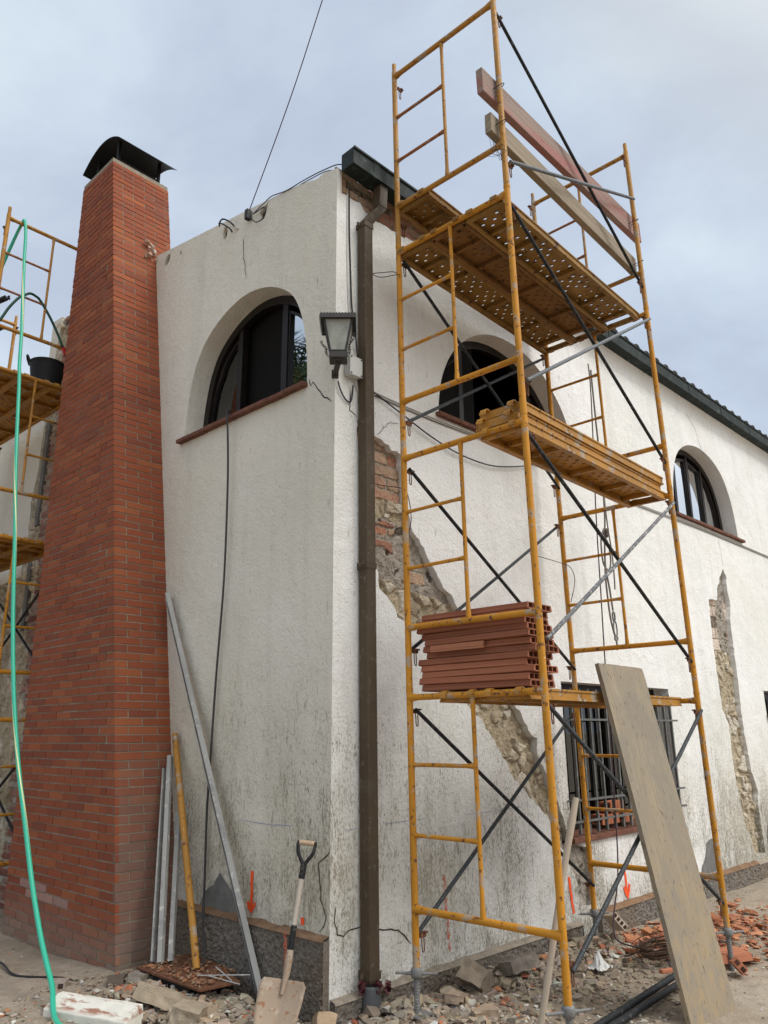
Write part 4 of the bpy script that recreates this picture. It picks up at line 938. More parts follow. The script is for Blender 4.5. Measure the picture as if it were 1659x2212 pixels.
def end_frame(root, outer, inner, levels, rung_side, lean, along, zbot, rung_from=None, mats=None, tops=True):
    """one welded ladder frame per level between an outer and an inner leg"""
    o0, i0 = Vector((*outer, 0)), Vector((*inner, 0)); ln = Vector((*lean, 0))
    at = lambda base, z: base+ln*z+Vector((0, 0, z))
    prev = zbot
    for k, (zb, zt) in enumerate(levels):
        top = zt+.055 if k < len(levels)-1 else zt+.045
        m = (mats or [YEL, YEL, YEL, YEL_D])[k]
        b = MB()
        for base in (o0, i0):
            b.tube([at(base, prev), at(base, top)], .0215, 12)
            if k == len(levels)-1: b.tube([at(base, top), at(base, top+.085)], .0175, 12)
            else: b.lathe([(.0235, -.012), (.0235, .012)], at(base, top), 12)
        flare(b, at(o0, zb), at(i0, zb), .0205); flare(b, at(o0, zt), at(i0, zt), .0205)
        f = b.build('ladder_frame', m, root)
        mid = (o0+i0)/2
        q = MB(); flare(q, at(mid, zb+.015), at(mid, zt-.015), .0135, 8); q.build('ladder_post', m, f)
        side = o0 if rung_side[k] == 'o' else i0
        for t in (1/3, 2/3):
            z = zb+(zt-zb)*t+.0; q = MB(); flare(q, at(side, z), at(mid, z), .0125, 8); q.build('rung', m if k < 3 else ORA, f)
        if along is not None:
            for base in (o0, i0):
                for z in (zb-.15, zt-.085):
                    if z > zbot+.02: clip(f, at(base, z)+Vector((*along, 0))*.02, (*along, 0), 1)
        prev = top
def jack(root, p, collar, zg, handle_rot):
    b = MB(); prof = []; z = zg-.06; k = 0
    while z < collar:
        prof += [(.0165, z), (.0185, z+.005), (.0185, z+.009), (.0165, z+.014)]; z += .016
    b.lathe([(.017, zg-.06)]+prof, (p[0], p[1], 0), 12); b.box((p[0], p[1], zg-.0), (.13, .13, .008))
    j = b.build('screw_jack', GALV, root)
    n = MB(); n.lathe([(.018, -.03), (.03, -.03), (.034, -.012), (.034, .012), (.028, .025), (.022, .025)], (p[0], p[1], collar), 14)
    d = Vector((cos(handle_rot), sin(handle_rot), 0)); c = Vector((p[0], p[1], collar-.006))
    for s in (-1, 1): n.tube([c+d*s*.028, c+d*s*.06, c+d*s*.125], .012, 8, rad=[.016, .011, .009], flat=.8)
    n.build('jack_nut', GALV, j)
def brace(root, p, q, m, r=.0135):
    p, q = Vector(p), Vector(q); d = (q-p).normalized(); b = MB()
    b.tube([p-d*.02, p+d*.03, p+d*.09, q-d*.09, q-d*.03, q+d*.02], r, 8, rad=[r*.9, r*.9, r, r, r*.9, r*.9])
    return b.build('cross_brace', m, root)
Bp, Ap, Cp, Dp = (0, 0), (-.002, 1.0), (2.189, -.02), (2.195, 1.012)
lean = (.0045, .0138)
SC = thing('scaffold_tower', 'tall yellow scaffold tower four frames high against the white wall', 'scaffold', (1.1, .5, 0))
end_frame(SC, Ap, Bp, LV, 'oooo', lean, (1, 0), .225)
end_frame(SC, Dp, Cp, LV, 'oooo', lean, (-1, 0), .205)
for p, c, g, hr in ((Ap, .215, -.0, 2.2), (Bp, .215, -.02, -.55), (Cp, .205, -.06, -.65), (Dp, .19, -.05, -.6)):
    jack(SC, (p[0]+lean[0]*.2, p[1]+lean[1]*.2), c, g, hr)
def pin(base, z): return Vector((base[0]+lean[0]*z, base[1]+lean[1]*z, z))
LO = [b-.15 for b, t in LV]; HI = [t-.085 for b, t in LV]
def off(p, s, x): return p+Vector((x, s, 0))
for k, m1, m2 in ((0, GRYD, GRYD), (1, BLK, SPL), (2, BLK, GRY), (3, BLK, GRY)):
    brace(SC, off(pin(Bp, HI[k]), -.002, .04), off(pin(Cp, LO[k]), -.002, -.04), m1)
    lo2 = LO[k] if k else LO[0]
    brace(SC, off(pin(Cp, HI[k] if k < 3 else HI[2]+1.27), -.030, -.04), off(pin(Bp, lo2), -.030, .04), m2)
for k, m1, m2 in ((0, BLK, GRYD), (1, BLK, GRYD), (2, BLK, GRYD)):
    brace(SC, off(pin(Ap, HI[k]), -.028, .04), off(pin(Dp, LO[k]), -.028, -.04), m1)
    brace(SC, off(pin(Dp, HI[k]), .028, -.04), off(pin(Ap, LO[k]), .028, .04), m2)

# perforated steel decks
def make_deck(Lx=2.19, Wd=.32, holes=True, m=YEL, seed=0, hooks=True):
    """local frame: x along the deck, 0..Lx, y centred, z=0 at the top of the supporting tube"""
    rnd = random.Random(seed)
    o = bpy.data.objects.new('scaffold_deck', None); COL.objects.link(o)
    zt = .004; h = .062
    b = MB(); cell = .05; nx = int((Lx-.04)/cell); ny = 6; w = Wd-.012; cy = w/ny; x0 = .02
    for i in range(nx):
        for j in range(ny):
            xa = x0+i*cell; xb = xa+cell; ya = -w/2+j*cy; yb = ya+cy
            hol = holes and 0 < i < nx-1 and (i % 12 not in (5, 11)) and ((i+j*1) % 2 == 0) and rnd.random() > .04
            if holes == 'dimple' : hol = 0 < i < nx-1 and (i+j) % 2 == 0
            if not hol: b.add([(xa, ya, zt), (xb, ya, zt), (xb, yb, zt), (xa, yb, zt)], [(0, 1, 2, 3)])
            else:
                cx_, cy_ = (xa+xb)/2, (ya+yb)/2; rx, ry = .0095, .016; n = 8
                ring = [(cx_+rx*cos(2*pi*k/n+pi/8), cy_+ry*sin(2*pi*k/n+pi/8), zt) for k in range(n)]
                sq = [(xb, cy_+cy*.207, zt), (cx_+cell*.207, yb, zt), (cx_-cell*.207, yb, zt), (xa, cy_+cy*.207, zt), (xa, cy_-cy*.207, zt), (cx_-cell*.207, ya, zt), (cx_+cell*.207, ya, zt), (xb, cy_-cy*.207, zt)]
                vs = ring+sq+[(xb, yb, zt), (xa, yb, zt), (xa, ya, zt), (xb, ya, zt)]
                fs = [(k, 8+k, 8+(k+1) % 8, (k+1) % 8) for k in range(8)]+[(8, 16, 9), (10, 17, 11), (12, 18, 13), (14, 19, 15)]
                b.add(vs, fs)
                low = [(p[0], p[1], zt-.006) for p in ring]; b.add(ring+low, [(k, (k+1) % n, n+(k+1) % n, n+k) for k in range(n)])
                if holes == 'dimple': b.add(low, [tuple(range(n))])
    b.build('deck_plate', m, o)
    for s in (-1, 1):
        r = MB(); y = s*(Wd/2-.003)
        r.box((Lx/2, y, zt-h/2), (Lx-.03, .005, h)); r.box((Lx/2, y+s*.006, zt-.004), (Lx-.03, .008, .012)); r.box((Lx/2, y+s*.006, zt-h+.006), (Lx-.03, .008, .014)); r.box((Lx/2, y-s*.014, zt-h+.002), (Lx-.03, .026, .004)); r.box((Lx/2, y-s*.028, zt-h+.009), (Lx-.03, .003, .016)); r.box((Lx/2, y-s*.004, zt+.001), (Lx-.03, .014, .004))
        r.build('side_rail', m, o)
    for x in (.022, Lx-.022):
        e = MB(); e.box((x, 0, zt-h/2-.002), (.006, Wd-.02, h-.006)); e.box((x+(.012 if x < 1 else -.012), 0, zt-h+.002), (.028, Wd-.022, .004)); e.build('end_plate', m, o)
    for x in (Lx*.27, Lx*.52, Lx*.76, .30, Lx-.16):
        e = MB(); e.box((x, 0, zt-.02), (.022, Wd-.03, .032)); e.build('stiffener', m, o)
    if hooks:
        for x, sx in ((0, -1), (Lx, 1)):
            for y in (-.105, .105):
                hk = MB(); prof = [(-sx*.03, .004), (-sx*.03, .0085), (0, .0305), (sx*.018, .029), (sx*.029, .012), (sx*.031, -.012)]
                prof = [(-sx*.035, .006), (-sx*.018, .020), (0, .0255), (sx*.016, .022), (sx*.027, .006), (sx*.028, -.016)]
                pts = prof; t = .006; vs = []
                for i, (px, pz) in enumerate(pts):
                    nx_, nz = (0, 1) if i < 3 else (sx, .3)
                    for yy in (-.022, .022): vs += [(x+px, y+yy, pz-.02), (x+px+nx_*t, y+yy, pz-.02+nz*t)]
                fs = []
                for i in range(len(pts)-1):
                    a = i*4; c = a+4
                    fs += [(a, a+2, c+2, c), (a+1, c+1, c+3, a+3), (a, c, c+1, a+1), (a+2, a+3, c+3, c+2)]
                fs += [(0, 1, 3, 2), (len(pts)*4-4, len(pts)*4-2, len(pts)*4-1, len(pts)*4-3)]
                hk.add(vs, fs); hk.build('deck_hook', m, o)
    return o
def copy_tree(o, parent=None):
    c = o.copy(); COL.objects.link(c)
    if parent is not None: c.parent = parent; c.matrix_parent_inverse = o.matrix_parent_inverse.copy()
    for ch in list(o.children): copy_tree(ch, c)
    return c
DK = make_deck(holes=True, m=DECK, seed=1); DM = make_deck(holes='dimple', m=YEL_D, seed=2); DR = make_deck(holes='dimple', m=DECKR, seed=4)
used = {}
def deck(src, y, z, label, group, x=0.0, tilt=0.0, dirv=(1, 0)):
    o = src if src.name not in used else copy_tree(src); used[src.name] = 1
    d = Vector((*dirv, 0)).normalized(); R = Matrix((d, Vector((-d.y, d.x, 0)), Vector((0, 0, 1)))).transposed() @ Matrix.Rotation(tilt, 3, 'X')
    m = Matrix.Translation(Vector((x+lean[0]*z, y+lean[1]*z, z+.02))) @ R.to_4x4(); o.matrix_world = m; o.matrix_basis = m
    return tag(o, label, 'scaffold deck', group)
Lr = .3
G1, G2, G3 = 'decks on the lowest lift', 'decks stacked on the middle lift', 'decks on the top lift'
deck(DM, .265, LV[0][1], 'ochre deck under the clay boards on the lowest lift, its rail behind the leaning board', G1)
deck(DM, .60, LV[0][1], 'ochre steel deck under the clay boards, on the lowest lift, nearer the wall', G1)
deck(DM, .180, LV[1][1], 'lowest of the stacked ochre decks on the middle lift, hooked over the tube', G2)
deck(DM, .205, LV[1][1]+.070, 'ochre steel deck in the middle of the stack on the middle lift', G2, x=-.012)
deck(DM, .192, LV[1][1]+.140, 'ochre steel deck on top of the stack on the middle lift', G2, x=.015)
deck(DK, .21, LV[2][1], 'perforated steel deck on the top lift, outer one with daylight through its holes', G3)
deck(DR, .535, LV[2][1], 'rust stained steel deck between two perforated ones on the top lift', G3)
deck(DK, .855, LV[2][1], 'perforated steel deck on the top lift beside the house wall', G3)
deck(DK, .855, LV[3][0], 'single perforated steel deck one tube above the top lift, by the downpipe gutter', G3)

# timbers tied along the outer posts as guard rails
def timber(name, a, b_, w, h, m, label, cat, roll=0, group=None, ends=None):
    a, b_ = Vector(a), Vector(b_); R = basis(b_-a) @ Matrix.Rotation(roll, 3, 'X'); L_ = (b_-a).length
    b = MB(); b.box((0, 0, 0), (L_, w, h)); o = b.build(name, m); bevel(o, .005, 2); place(o, (a+b_)/2, R); return tag(o, label, cat, group)
timber('guard_plank', (-.14, .142, 6.045), (2.45, .14, 6.14), .055, .205, W_RED, 'red stained upper timber tied to the scaffold posts as guard rail', 'timber', group='timbers tied to the scaffold')
timber('guard_plank', (-.06, .142, 5.73), (2.26, .14, 5.68), .055, .165, W_GREY, 'bare grey lower timber tied to the scaffold posts under the red one', 'timber', group='timbers tied to the scaffold')
def tie(name, pts, label, r=.0032, m=None, parent=None):
    b = MB(); b.tube(smooth_path(pts, 5), r, 5); o = b.build(name, m or CABLE); return tag(o, label, 'tie wire', 'wire ties on the scaffold')
def ring(c, rx, ry, z): return [Vector((c[0]+rx*cos(t), c[1]+ry*sin(t), z+.015*sin(t*1.5))) for t in [2*pi*k/12 for k in range(13)]]
tie('tie_wire', ring((.02, .12), .03, .08, 6.06), 'wire tying the red timber to the near post')
tie('tie_wire', ring((.02, .12), .03, .08, 5.74), 'wire tying the grey timber to the near post')
tie('tie_wire', ring((2.22, .11), .03, .08, 6.12), 'wire tying the red timber to the far post')
tie('tie_wire', ring((2.22, .11), .03, .08, 5.68), 'wire tying the grey timber to the far post')
tie('tie_wire', [WR(.30, 5.02, .07), WR(.36, 5.03, .12), (.0, 1.10, 4.98), (.03, 1.09, 4.95), (-.01, 1.05, 4.93), WR(.36, 4.99, .12), WR(.30, 5.01, .08)], 'black wire tying the scaffold to the downpipe below its top deck')
tie('tie_wire', [WR(.31, 3.30, .06), WR(.40, 3.29, .10), (.0, 1.06, 3.22), (.04, 1.04, 3.18), (.05, 1.02, 3.0), (.04, 1.05, 2.86)], 'black wire tying the scaffold to the downpipe beside the exposed bricks')
tie('tie_wire', [(1.5, .97, 2.98), (2.0, .99, 2.99), (2.21, 1.0, 2.98), (2.24, .98, 2.86), (2.16, .99, 2.66), (2.2, .99, 2.74)], 'loose black wire knotted on the far inner post')
b = MB()
for k in range(7):
    a = k*.9; b.tube(smooth_path([(-.05, .10, 5.60-.02*k), (-.06+.05*cos(a), .06+.05*sin(a), 5.50-.01*k), (-.05+.05*sin(a*2), .08, 5.42+.03*sin(a)), (-.1-.05*cos(a), .10, 5.36+.04*k)], 4), .0016, 4)
tag(b.build('loose_wire', CABLE), 'tangle of fine loose wire hanging by the near post under the timbers', 'tie wire')

# ---- left scaffold behind the chimney
LV2 = [(.468, 1.72), (2.157, 3.44), (3.91, 5.155), (5.61, 6.866)]
SC2 = thing('scaffold_tower', 'second yellow scaffold partly hidden behind the brick chimney', 'scaffold', (-.9, 6.3, 0))
lean0 = lean; lean = (-.0, 0)
end_frame(SC2, (-1.415, 5.3), (-.43, 5.3), LV2, 'iiio', (0, 0), (0, 1), .2, mats=[YEL, YEL, YEL_D, YEL_D])
end_frame(SC2, (-1.415, 7.49), (-.43, 7.49), LV2, 'iiio', (0, 0), (0, -1), .2, mats=[YEL, YEL, YEL_D, YEL_D])
for p in ((-1.415, 5.3), (-.43, 5.3), (-1.415, 7.49), (-.43, 7.49)): jack(SC2, p, .2, -.02, 1.1)
for x, k, m in ((-1.44, 0, BLK), (-1.44, 1, BLK), (-1.44, 2, BLK), (-.40, 0, BLK), (-.40, 1, BLK)):
    b_, t_ = LV2[k]; brace(SC2, (x, 5.34, t_-.085), (x, 7.45, b_-.15), m); brace(SC2, (x+.05, 7.45, t_-.085), (x+.05, 5.34, b_-.15), m)
b = MB()
for (p, q) in (((-1.30, 5.36, 5.98), (-1.75, 5.9, 5.66)), ((-1.32, 5.36, 5.62), (-1.8, 6.2, 5.38))):
    b = MB(); b.tube([p, q], .03, 8); b.tube([Vector(p)+Vector((.025, 0, .03)), Vector(p)+Vector((.012, 0, .012))], .012, 6); b.tube([Vector(p)+Vector((.035, 0, .0)), Vector(p)+Vector((.012, 0, .0))], .012, 6); b.build('brace_end', BLK, SC2)
G4 = 'decks of the scaffold behind the chimney'
for k, z in ((1, LV2[1][1]), (2, LV2[2][1])):
    for q, x in enumerate((-.60, -.92, -1.24)):
        deck(DM if not (k == 2 and q == 1) else DM, 0, z, ('upper' if k == 2 else 'lower')+' lift deck behind the chimney, '+('nearest the wall', 'middle one', 'outermost one')[q], G4)
        o = [ob for ob in COL.objects if ob.get('group') == G4][-1]
        R = Matrix((Vector((0, 1, 0)), Vector((-1, 0, 0)), Vector((0, 0, 1)))).transposed(); m = Matrix.Translation(Vector((x, 5.3, z+.02))) @ R.to_4x4(); o.matrix_world = m; o.matrix_basis = m
deck(DM, 0, LV2[0][1], 'lowest deck behind the chimney, glimpsed left of the green hose', G4); o = [ob for ob in COL.objects if ob.get('group') == G4][-1]
m = Matrix.Translation(Vector((-1.24, 5.3, LV2[0][1]+.02))) @ Matrix((Vector((0, 1, 0)), Vector((-1, 0, 0)), Vector((0, 0, 1)))).transposed().to_4x4(); o.matrix_world = m; o.matrix_basis = m
lean = lean0

# ---- rubber bucket and hoses on the left scaffold
def bucket():
    c = Vector((-.715, 5.56, LV2[2][1]+.03)); o = thing('rubber_bucket', 'black rubber builder bucket standing on the scaffold deck by the chimney', 'bucket', c)
    b = MB(); prof = [(0, .0), (.135, .0), (.14, .01)]
    for k in range(1, 14): prof += [(.14+.04*k/14, .29*k/14-.004), (.1425+.04*k/14, .29*k/14+.004)]
    prof += [(.186, .295), (.192, .305), (.186, .312), (.178, .305), (.132, .012), (0, .012)]
    b.lathe(prof, c, 32); b.build('bucket_body', BUCKET, o)
    for s in (-1, 1):
        h = MB(); d = Vector((s*.94, -s*.34, 0)); t = Vector((.34, .94, 0))
        h.tube(smooth_path([c+d*.18+t*.055+Vector((0, 0, .285)), c+d*.205+t*.05+Vector((0, 0, .345)), c+d*.215+Vector((0, 0, .372)), c+d*.205-t*.05+Vector((0, 0, .345)), c+d*.18-t*.055+Vector((0, 0, .285))], 5), .0105, 8); h.build('bucket_handle', BUCKET, o)
bucket()
def hose_mesh(name, pts, r, m, n=12, k=6):
    P = smooth_path(pts, k); b = MB(); b.tube(P, r, n, caps=False); o = b.build(name, m)
    uv = o.data.uv_layers.new(name='uv'); L_ = [0]
    for i in range(1, len(P)): L_.append(L_[-1]+(P[i]-P[i-1]).length)
    vi = [l.vertex_index for l in o.data.loops]; d = []
    for p in o.data.polygons:
        ks = [o.data.loops[li].vertex_index % n for li in p.loop_indices]; wrap = max(ks)-min(ks) > 1
        for li in p.loop_indices:
            v = o.data.loops[li].vertex_index; kk = v % n
            if wrap and kk == 0: kk = n
            d += [kk/n, L_[v//n]]
    uv.data.foreach_set('uv', d); return o
HOSE_PTS = [(-1.33, 5.62, 6.35), (-1.29, 5.42, 6.72), (-1.265, 5.33, 6.885), (-1.2608, 5.27, 6.8948), (-1.2478, 5.2265, 6.7083), (-1.2527, 5.1532, 6.3568), (-1.2535, 5.0514, 5.8967), (-1.2551, 4.9467, 5.4381), (-1.266, 4.865, 5.0811), (-1.2659, 4.7973, 4.807), (-1.2779, 4.6514, 4.2306), (-1.285, 4.5382, 3.8106), (-1.2892, 4.3725, 3.2469), (-1.3024, 4.236, 2.8079), (-1.3156, 4.0934, 2.3854), (-1.3271, 3.8852, 1.8419), (-1.3266, 3.6609, 1.3482), (-1.3209, 3.4503, 0.9625), (-1.3316, 3.2223, 0.6143), (-1.3461, 3.005, 0.3564), (-1.3611, 2.8383, 0.2087), (-1.38, 2.7072, 0.1205), (-1.4859, 2.388, 0.0166), (-1.436, 2.038, 0.012), (-1.486, 1.188, 0.01)]
tag(hose_mesh('green_hose', HOSE_PTS, .0165, HOSE, 14, 5), 'long green hose with a yellow stripe hanging from the left scaffold past the chimney', 'hose')
o = tag(hose_mesh('green_hose', [(-1.3945, 5.3, 5.5797), (-1.3449, 5.28, 5.6979), (-1.2924, 5.27, 5.8336), (-1.2197, 5.26, 5.9697), (-1.1628, 5.255, 6.0316), (-1.1081, 5.26, 6.0751), (-1.0452, 5.27, 6.0748), (-0.9847, 5.29, 6.055), (-0.8674, 5.3, 5.923), (-0.7603, 5.3, 5.7591), (-0.6876, 5.28, 5.5937)], .014, HOSED, 10, 6), 'dark green hose arching over a scaffold rung down to the rubber bucket', 'hose')
P = [Vector(p) for p in [(-1.3945, 5.3, 5.5797), (-1.3449, 5.28, 5.6979), (-1.2924, 5.27, 5.8336), (-1.2197, 5.26, 5.9697), (-1.1628, 5.255, 6.0316), (-1.1081, 5.26, 6.0751), (-1.0452, 5.27, 6.0748), (-0.9847, 5.29, 6.055), (-0.8674, 5.3, 5.923), (-0.7603, 5.3, 5.7591), (-0.6876, 5.28, 5.5937)]]; e = P[-1]; d = (P[-1]-P[-2]).normalized()
b = MB(); b.tube([e-d*.01, e+d*.07], .02, 12); b.build('hose_coupling', REDF, o)
b = MB(); b.tube([e+d*.07, e+d*.16], .013, 10, rad=[.014, .008]); b.tube([e-d*.04, e-d*.01], .017, 10); b.build('hose_nozzle', CABLE, o)

# ------------------------------------------------------------------ clay boards on the lowest deck
def clay_board(Lb, Wb, Tb, broken=None):
    b = MB(); t = .006; kk = random.uniform(.75, 1.2); col = (.33*kk, .125*kk, .07*kk)
    # hexagonal-edged hollow board: local x = length, y = width, z up; profile with pointed sides
    hw, hz = Wb/2, Tb/2
    nx = 5; xs = [-Lb/2+Lb*i/nx for i in range(nx+1)]
    # outer profile (y,z) and cells
    prof = [(-hw+.008, -hz), (hw-.008, -hz), (hw, -hz*.75), (hw-.001, -hz*.2), (hw-.008, -hz*.02), (hw-.008, hz*.95), (-hw+.008, hz*.95), (-hw+.008, -hz*.02), (-hw+.001, -hz*.2), (-hw, -hz*.75)]
    n = len(prof); V = []
    for i, x in enumerate(xs):
        for (y, z) in prof: V.append((x, y+.0012*random.uniform(-1, 1), z+.001*random.uniform(-1, 1)))
    b.add(V, [(i*n+k, (i+1)*n+k, (i+1)*n+(k+1) % n, i*n+(k+1) % n) for i in range(nx) for k in range(n)], col)
    # end faces with cells: frame quads around rectangular holes + inner tubes
    cells = 5; cw = (Wb-.036)/cells
    for x, sg in ((-Lb/2, -1), (Lb/2, 1)):
        ys = [-hw+.018+cw*i for i in range(cells+1)]
        top, bot = hz-t, -hz+t
        for i in range(cells):
            a, c = ys[i]+t/2, ys[i+1]-t/2
            dep = .06
            # inner cell walls
            P = [(x, a, bot), (x, c, bot), (x, c, top), (x, a, top), (x-sg*dep, a, bot), (x-sg*dep, c, bot), (x-sg*dep, c, top), (x-sg*dep, a, top)]
            b.add(P, [(0, 1, 5, 4), (1, 2, 6, 5), (2, 3, 7, 6), (3, 0, 4, 7), (4, 5, 6, 7)], (.20, .07, .04))
            b.add([(x, ys[i+1]-t/2, bot), (x, (ys[i+1]+t/2) if i < cells-1 else ys[i+1]-t/2+.001, bot), (x, (ys[i+1]+t/2) if i < cells-1 else ys[i+1]-t/2+.001, top), (x, ys[i+1]-t/2, top)], [(0, 1, 2, 3)], col)
        b.add([(x, -hw+.016, -hz), (x, hw-.016, -hz), (x, hw-.016, bot), (x, -hw+.016, bot)], [(0, 1, 2, 3)], col); b.add([(x, -hw+.016, hz), (x, hw-.016, hz*.95), (x, hw-.016, top), (x, -hw+.016, top)], [(0, 1, 2, 3)], col)
        b.add([(x, -hw, -hz*.75), (x, -hw+.008, -hz), (x, -hw+.018+t/2, bot), (x, -hw+.018+t/2, top), (x, -hw+.008, hz*.95), (x, -hw+.001, -hz*.2)], [(0, 1, 2, 3, 4, 5)], col)
        b.add([(x, hw, -hz*.75), (x, hw-.008, -hz), (x, hw-.018-t/2, bot), (x, hw-.018-t/2, top), (x, hw-.008, hz*.95), (x, hw-.001, -hz*.2)], [(0, 1, 2, 3, 4, 5)], col)
    # grooves along the long edges
    return b
Gc = 'hollow clay boards stacked on the lowest deck'
zc = LV[0][1]+.035; nb = 12; ords = ['lowest', 'second lowest', 'third lowest', 'fourth lowest', 'fifth lowest', 'sixth lowest', 'sixth highest', 'fifth highest', 'fourth highest', 'third highest', 'second highest', 'topmost']
for k in range(nb):
    Tb = .0405; Lb = random.uniform(.79, .84); 
    bb = clay_board(Lb, .285, Tb); o = bb.build('clay_board', M_CLAY)
    sh = random.uniform(-.03, .03); y0 = .145+random.uniform(-.03, .03)
    if k == 5: sh = .03
    R = Matrix.Rotation(pi/2+random.uniform(-.015, .015), 3, 'Z') @ Matrix.Rotation(random.uniform(-.008, .008), 3, 'Y')
    place(o, (.205+sh*.6, y0+Lb/2, zc+Tb/2+k*(Tb+.001)), R)
    tag(o, ords[k]+' of the hollow orange clay boards stacked on the lowest deck', 'clay board', Gc)
b = MB(); b.box((0, 0, 0), (.42, .012, .042), None, (.40, .17, .095)); b.box((.0, .004, 0), (.42, .012, .010), None, (.42, .18, .1)); o = b.build('clay_strip', M_CLAY); place(o, (.045, .66, zc+.0415*6.4), Matrix.Rotation(pi/2, 3, 'Z')); tag(o, 'short broken clay strip sticking out of the clay board stack', 'clay board')

# ------------------------------------------------------------------ leaning and lying things
def board():
    BR, BL, TR, TL = Vector((1.359, -.334, -.045)), Vector((.862, -.262, -.045)), Vector((1.385, .055, 1.99)), Vector((.818, .10, 1.992))
    x = ((BR-BL)+(TR-TL)).normalized(); up = ((TR+TL)/2-(BR+BL)/2).normalized(); nrm = x.cross(up).normalized()
    t = .03
    o = Vector((BL+BR+TL+TR)/4); A_ = Matrix((up, -x, nrm)).transposed(); R = A_ if A_.determinant() > 0 else Matrix((up, x, nrm)).transposed()
    loc = lambda p: R.transposed() @ (p-o); nrm2 = nrm if nrm.y < 0 else -nrm
    b = MB(); NU, NV = 60, 14; F_ = []; K_ = []
    for i in range(NU+1):
        for j in range(NV+1):
            u_, v_ = i/NU, j/NV; p = BL.lerp(BR, v_).lerp(TL.lerp(TR, v_), u_)
            if j in (0, NV): p = p+x*((1 if j == 0 else -1)*max(0, .006*noise.noise(Vector((u_*22, j, 1)))+.004*noise.noise(Vector((u_*70, j, 2)))))
            if i in (0, NU): p = p+up*((1 if i == 0 else -1)*max(0, .008*noise.noise(Vector((v_*9, i, 3)))+.004*noise.noise(Vector((v_*40, i, 2)))))
            if i in (0, NU) and j in (0, NV): p = p+up*((1 if i == 0 else -1)*.003)+x*((1 if j == 0 else -1)*.003)
            bow = .006*sin(u_*3.1)+.003*noise.noise(Vector((u_*3, v_*2, 7)))
            F_.append(loc(p+nrm2*bow)); K_.append(loc(p+nrm2*(bow-t)))
    n_ = len(F_); id_ = lambda i, j: i*(NV+1)+j
    fs = [(id_(i, j), id_(i, j+1), id_(i+1, j+1), id_(i+1, j)) for i in range(NU) for j in range(NV)]; ks = [tuple(n_+q for q in f[::-1]) for f in fs]
    rim = [id_(0, j) for j in range(NV+1)]+[id_(i, NV) for i in range(1, NU+1)]+[id_(NU, j) for j in range(NV-1, -1, -1)]+[id_(i, 0) for i in range(NU-1, 0, -1)]
    b.add(F_+K_, fs+ks+[(rim[q], rim[(q+1) % len(rim)], n_+rim[(q+1) % len(rim)], n_+rim[q]) for q in range(len(rim))])
    ob = b.build('formwork_board', W_BOARD); bm = bmesh.new(); bm.from_mesh(ob.data); bmesh.ops.recalc_face_normals(bm, faces=bm.faces); bm.to_mesh(ob.data); bm.free()
    place(ob, o, R); tag(ob, 'wide weathered formwork board leaning on the scaffold in front of the barred window', 'board')
board()
def pole():
    a, c = Vector((.10, .26, -.02)), Vector((.36, .075, 1.2))
    # leans on the lowest brace behind the near post
    d = c-a; P = [a+d*t+Vector((.006*sin(t*6), .004*sin(t*4), 0)) for t in [k/10 for k in range(11)]]
    L_ = d.length; R = basis(d); b = MB()
    b.tube([R.transposed() @ (p-a) for p in P], .019, 12, rad=[.018]*8+[.019, .021, .017]); o = b.build('tool_handle', W_POLE); place(o, a, R); tag(o, 'long pale wooden tool handle leaning behind the near scaffold post', 'handle')
pole()
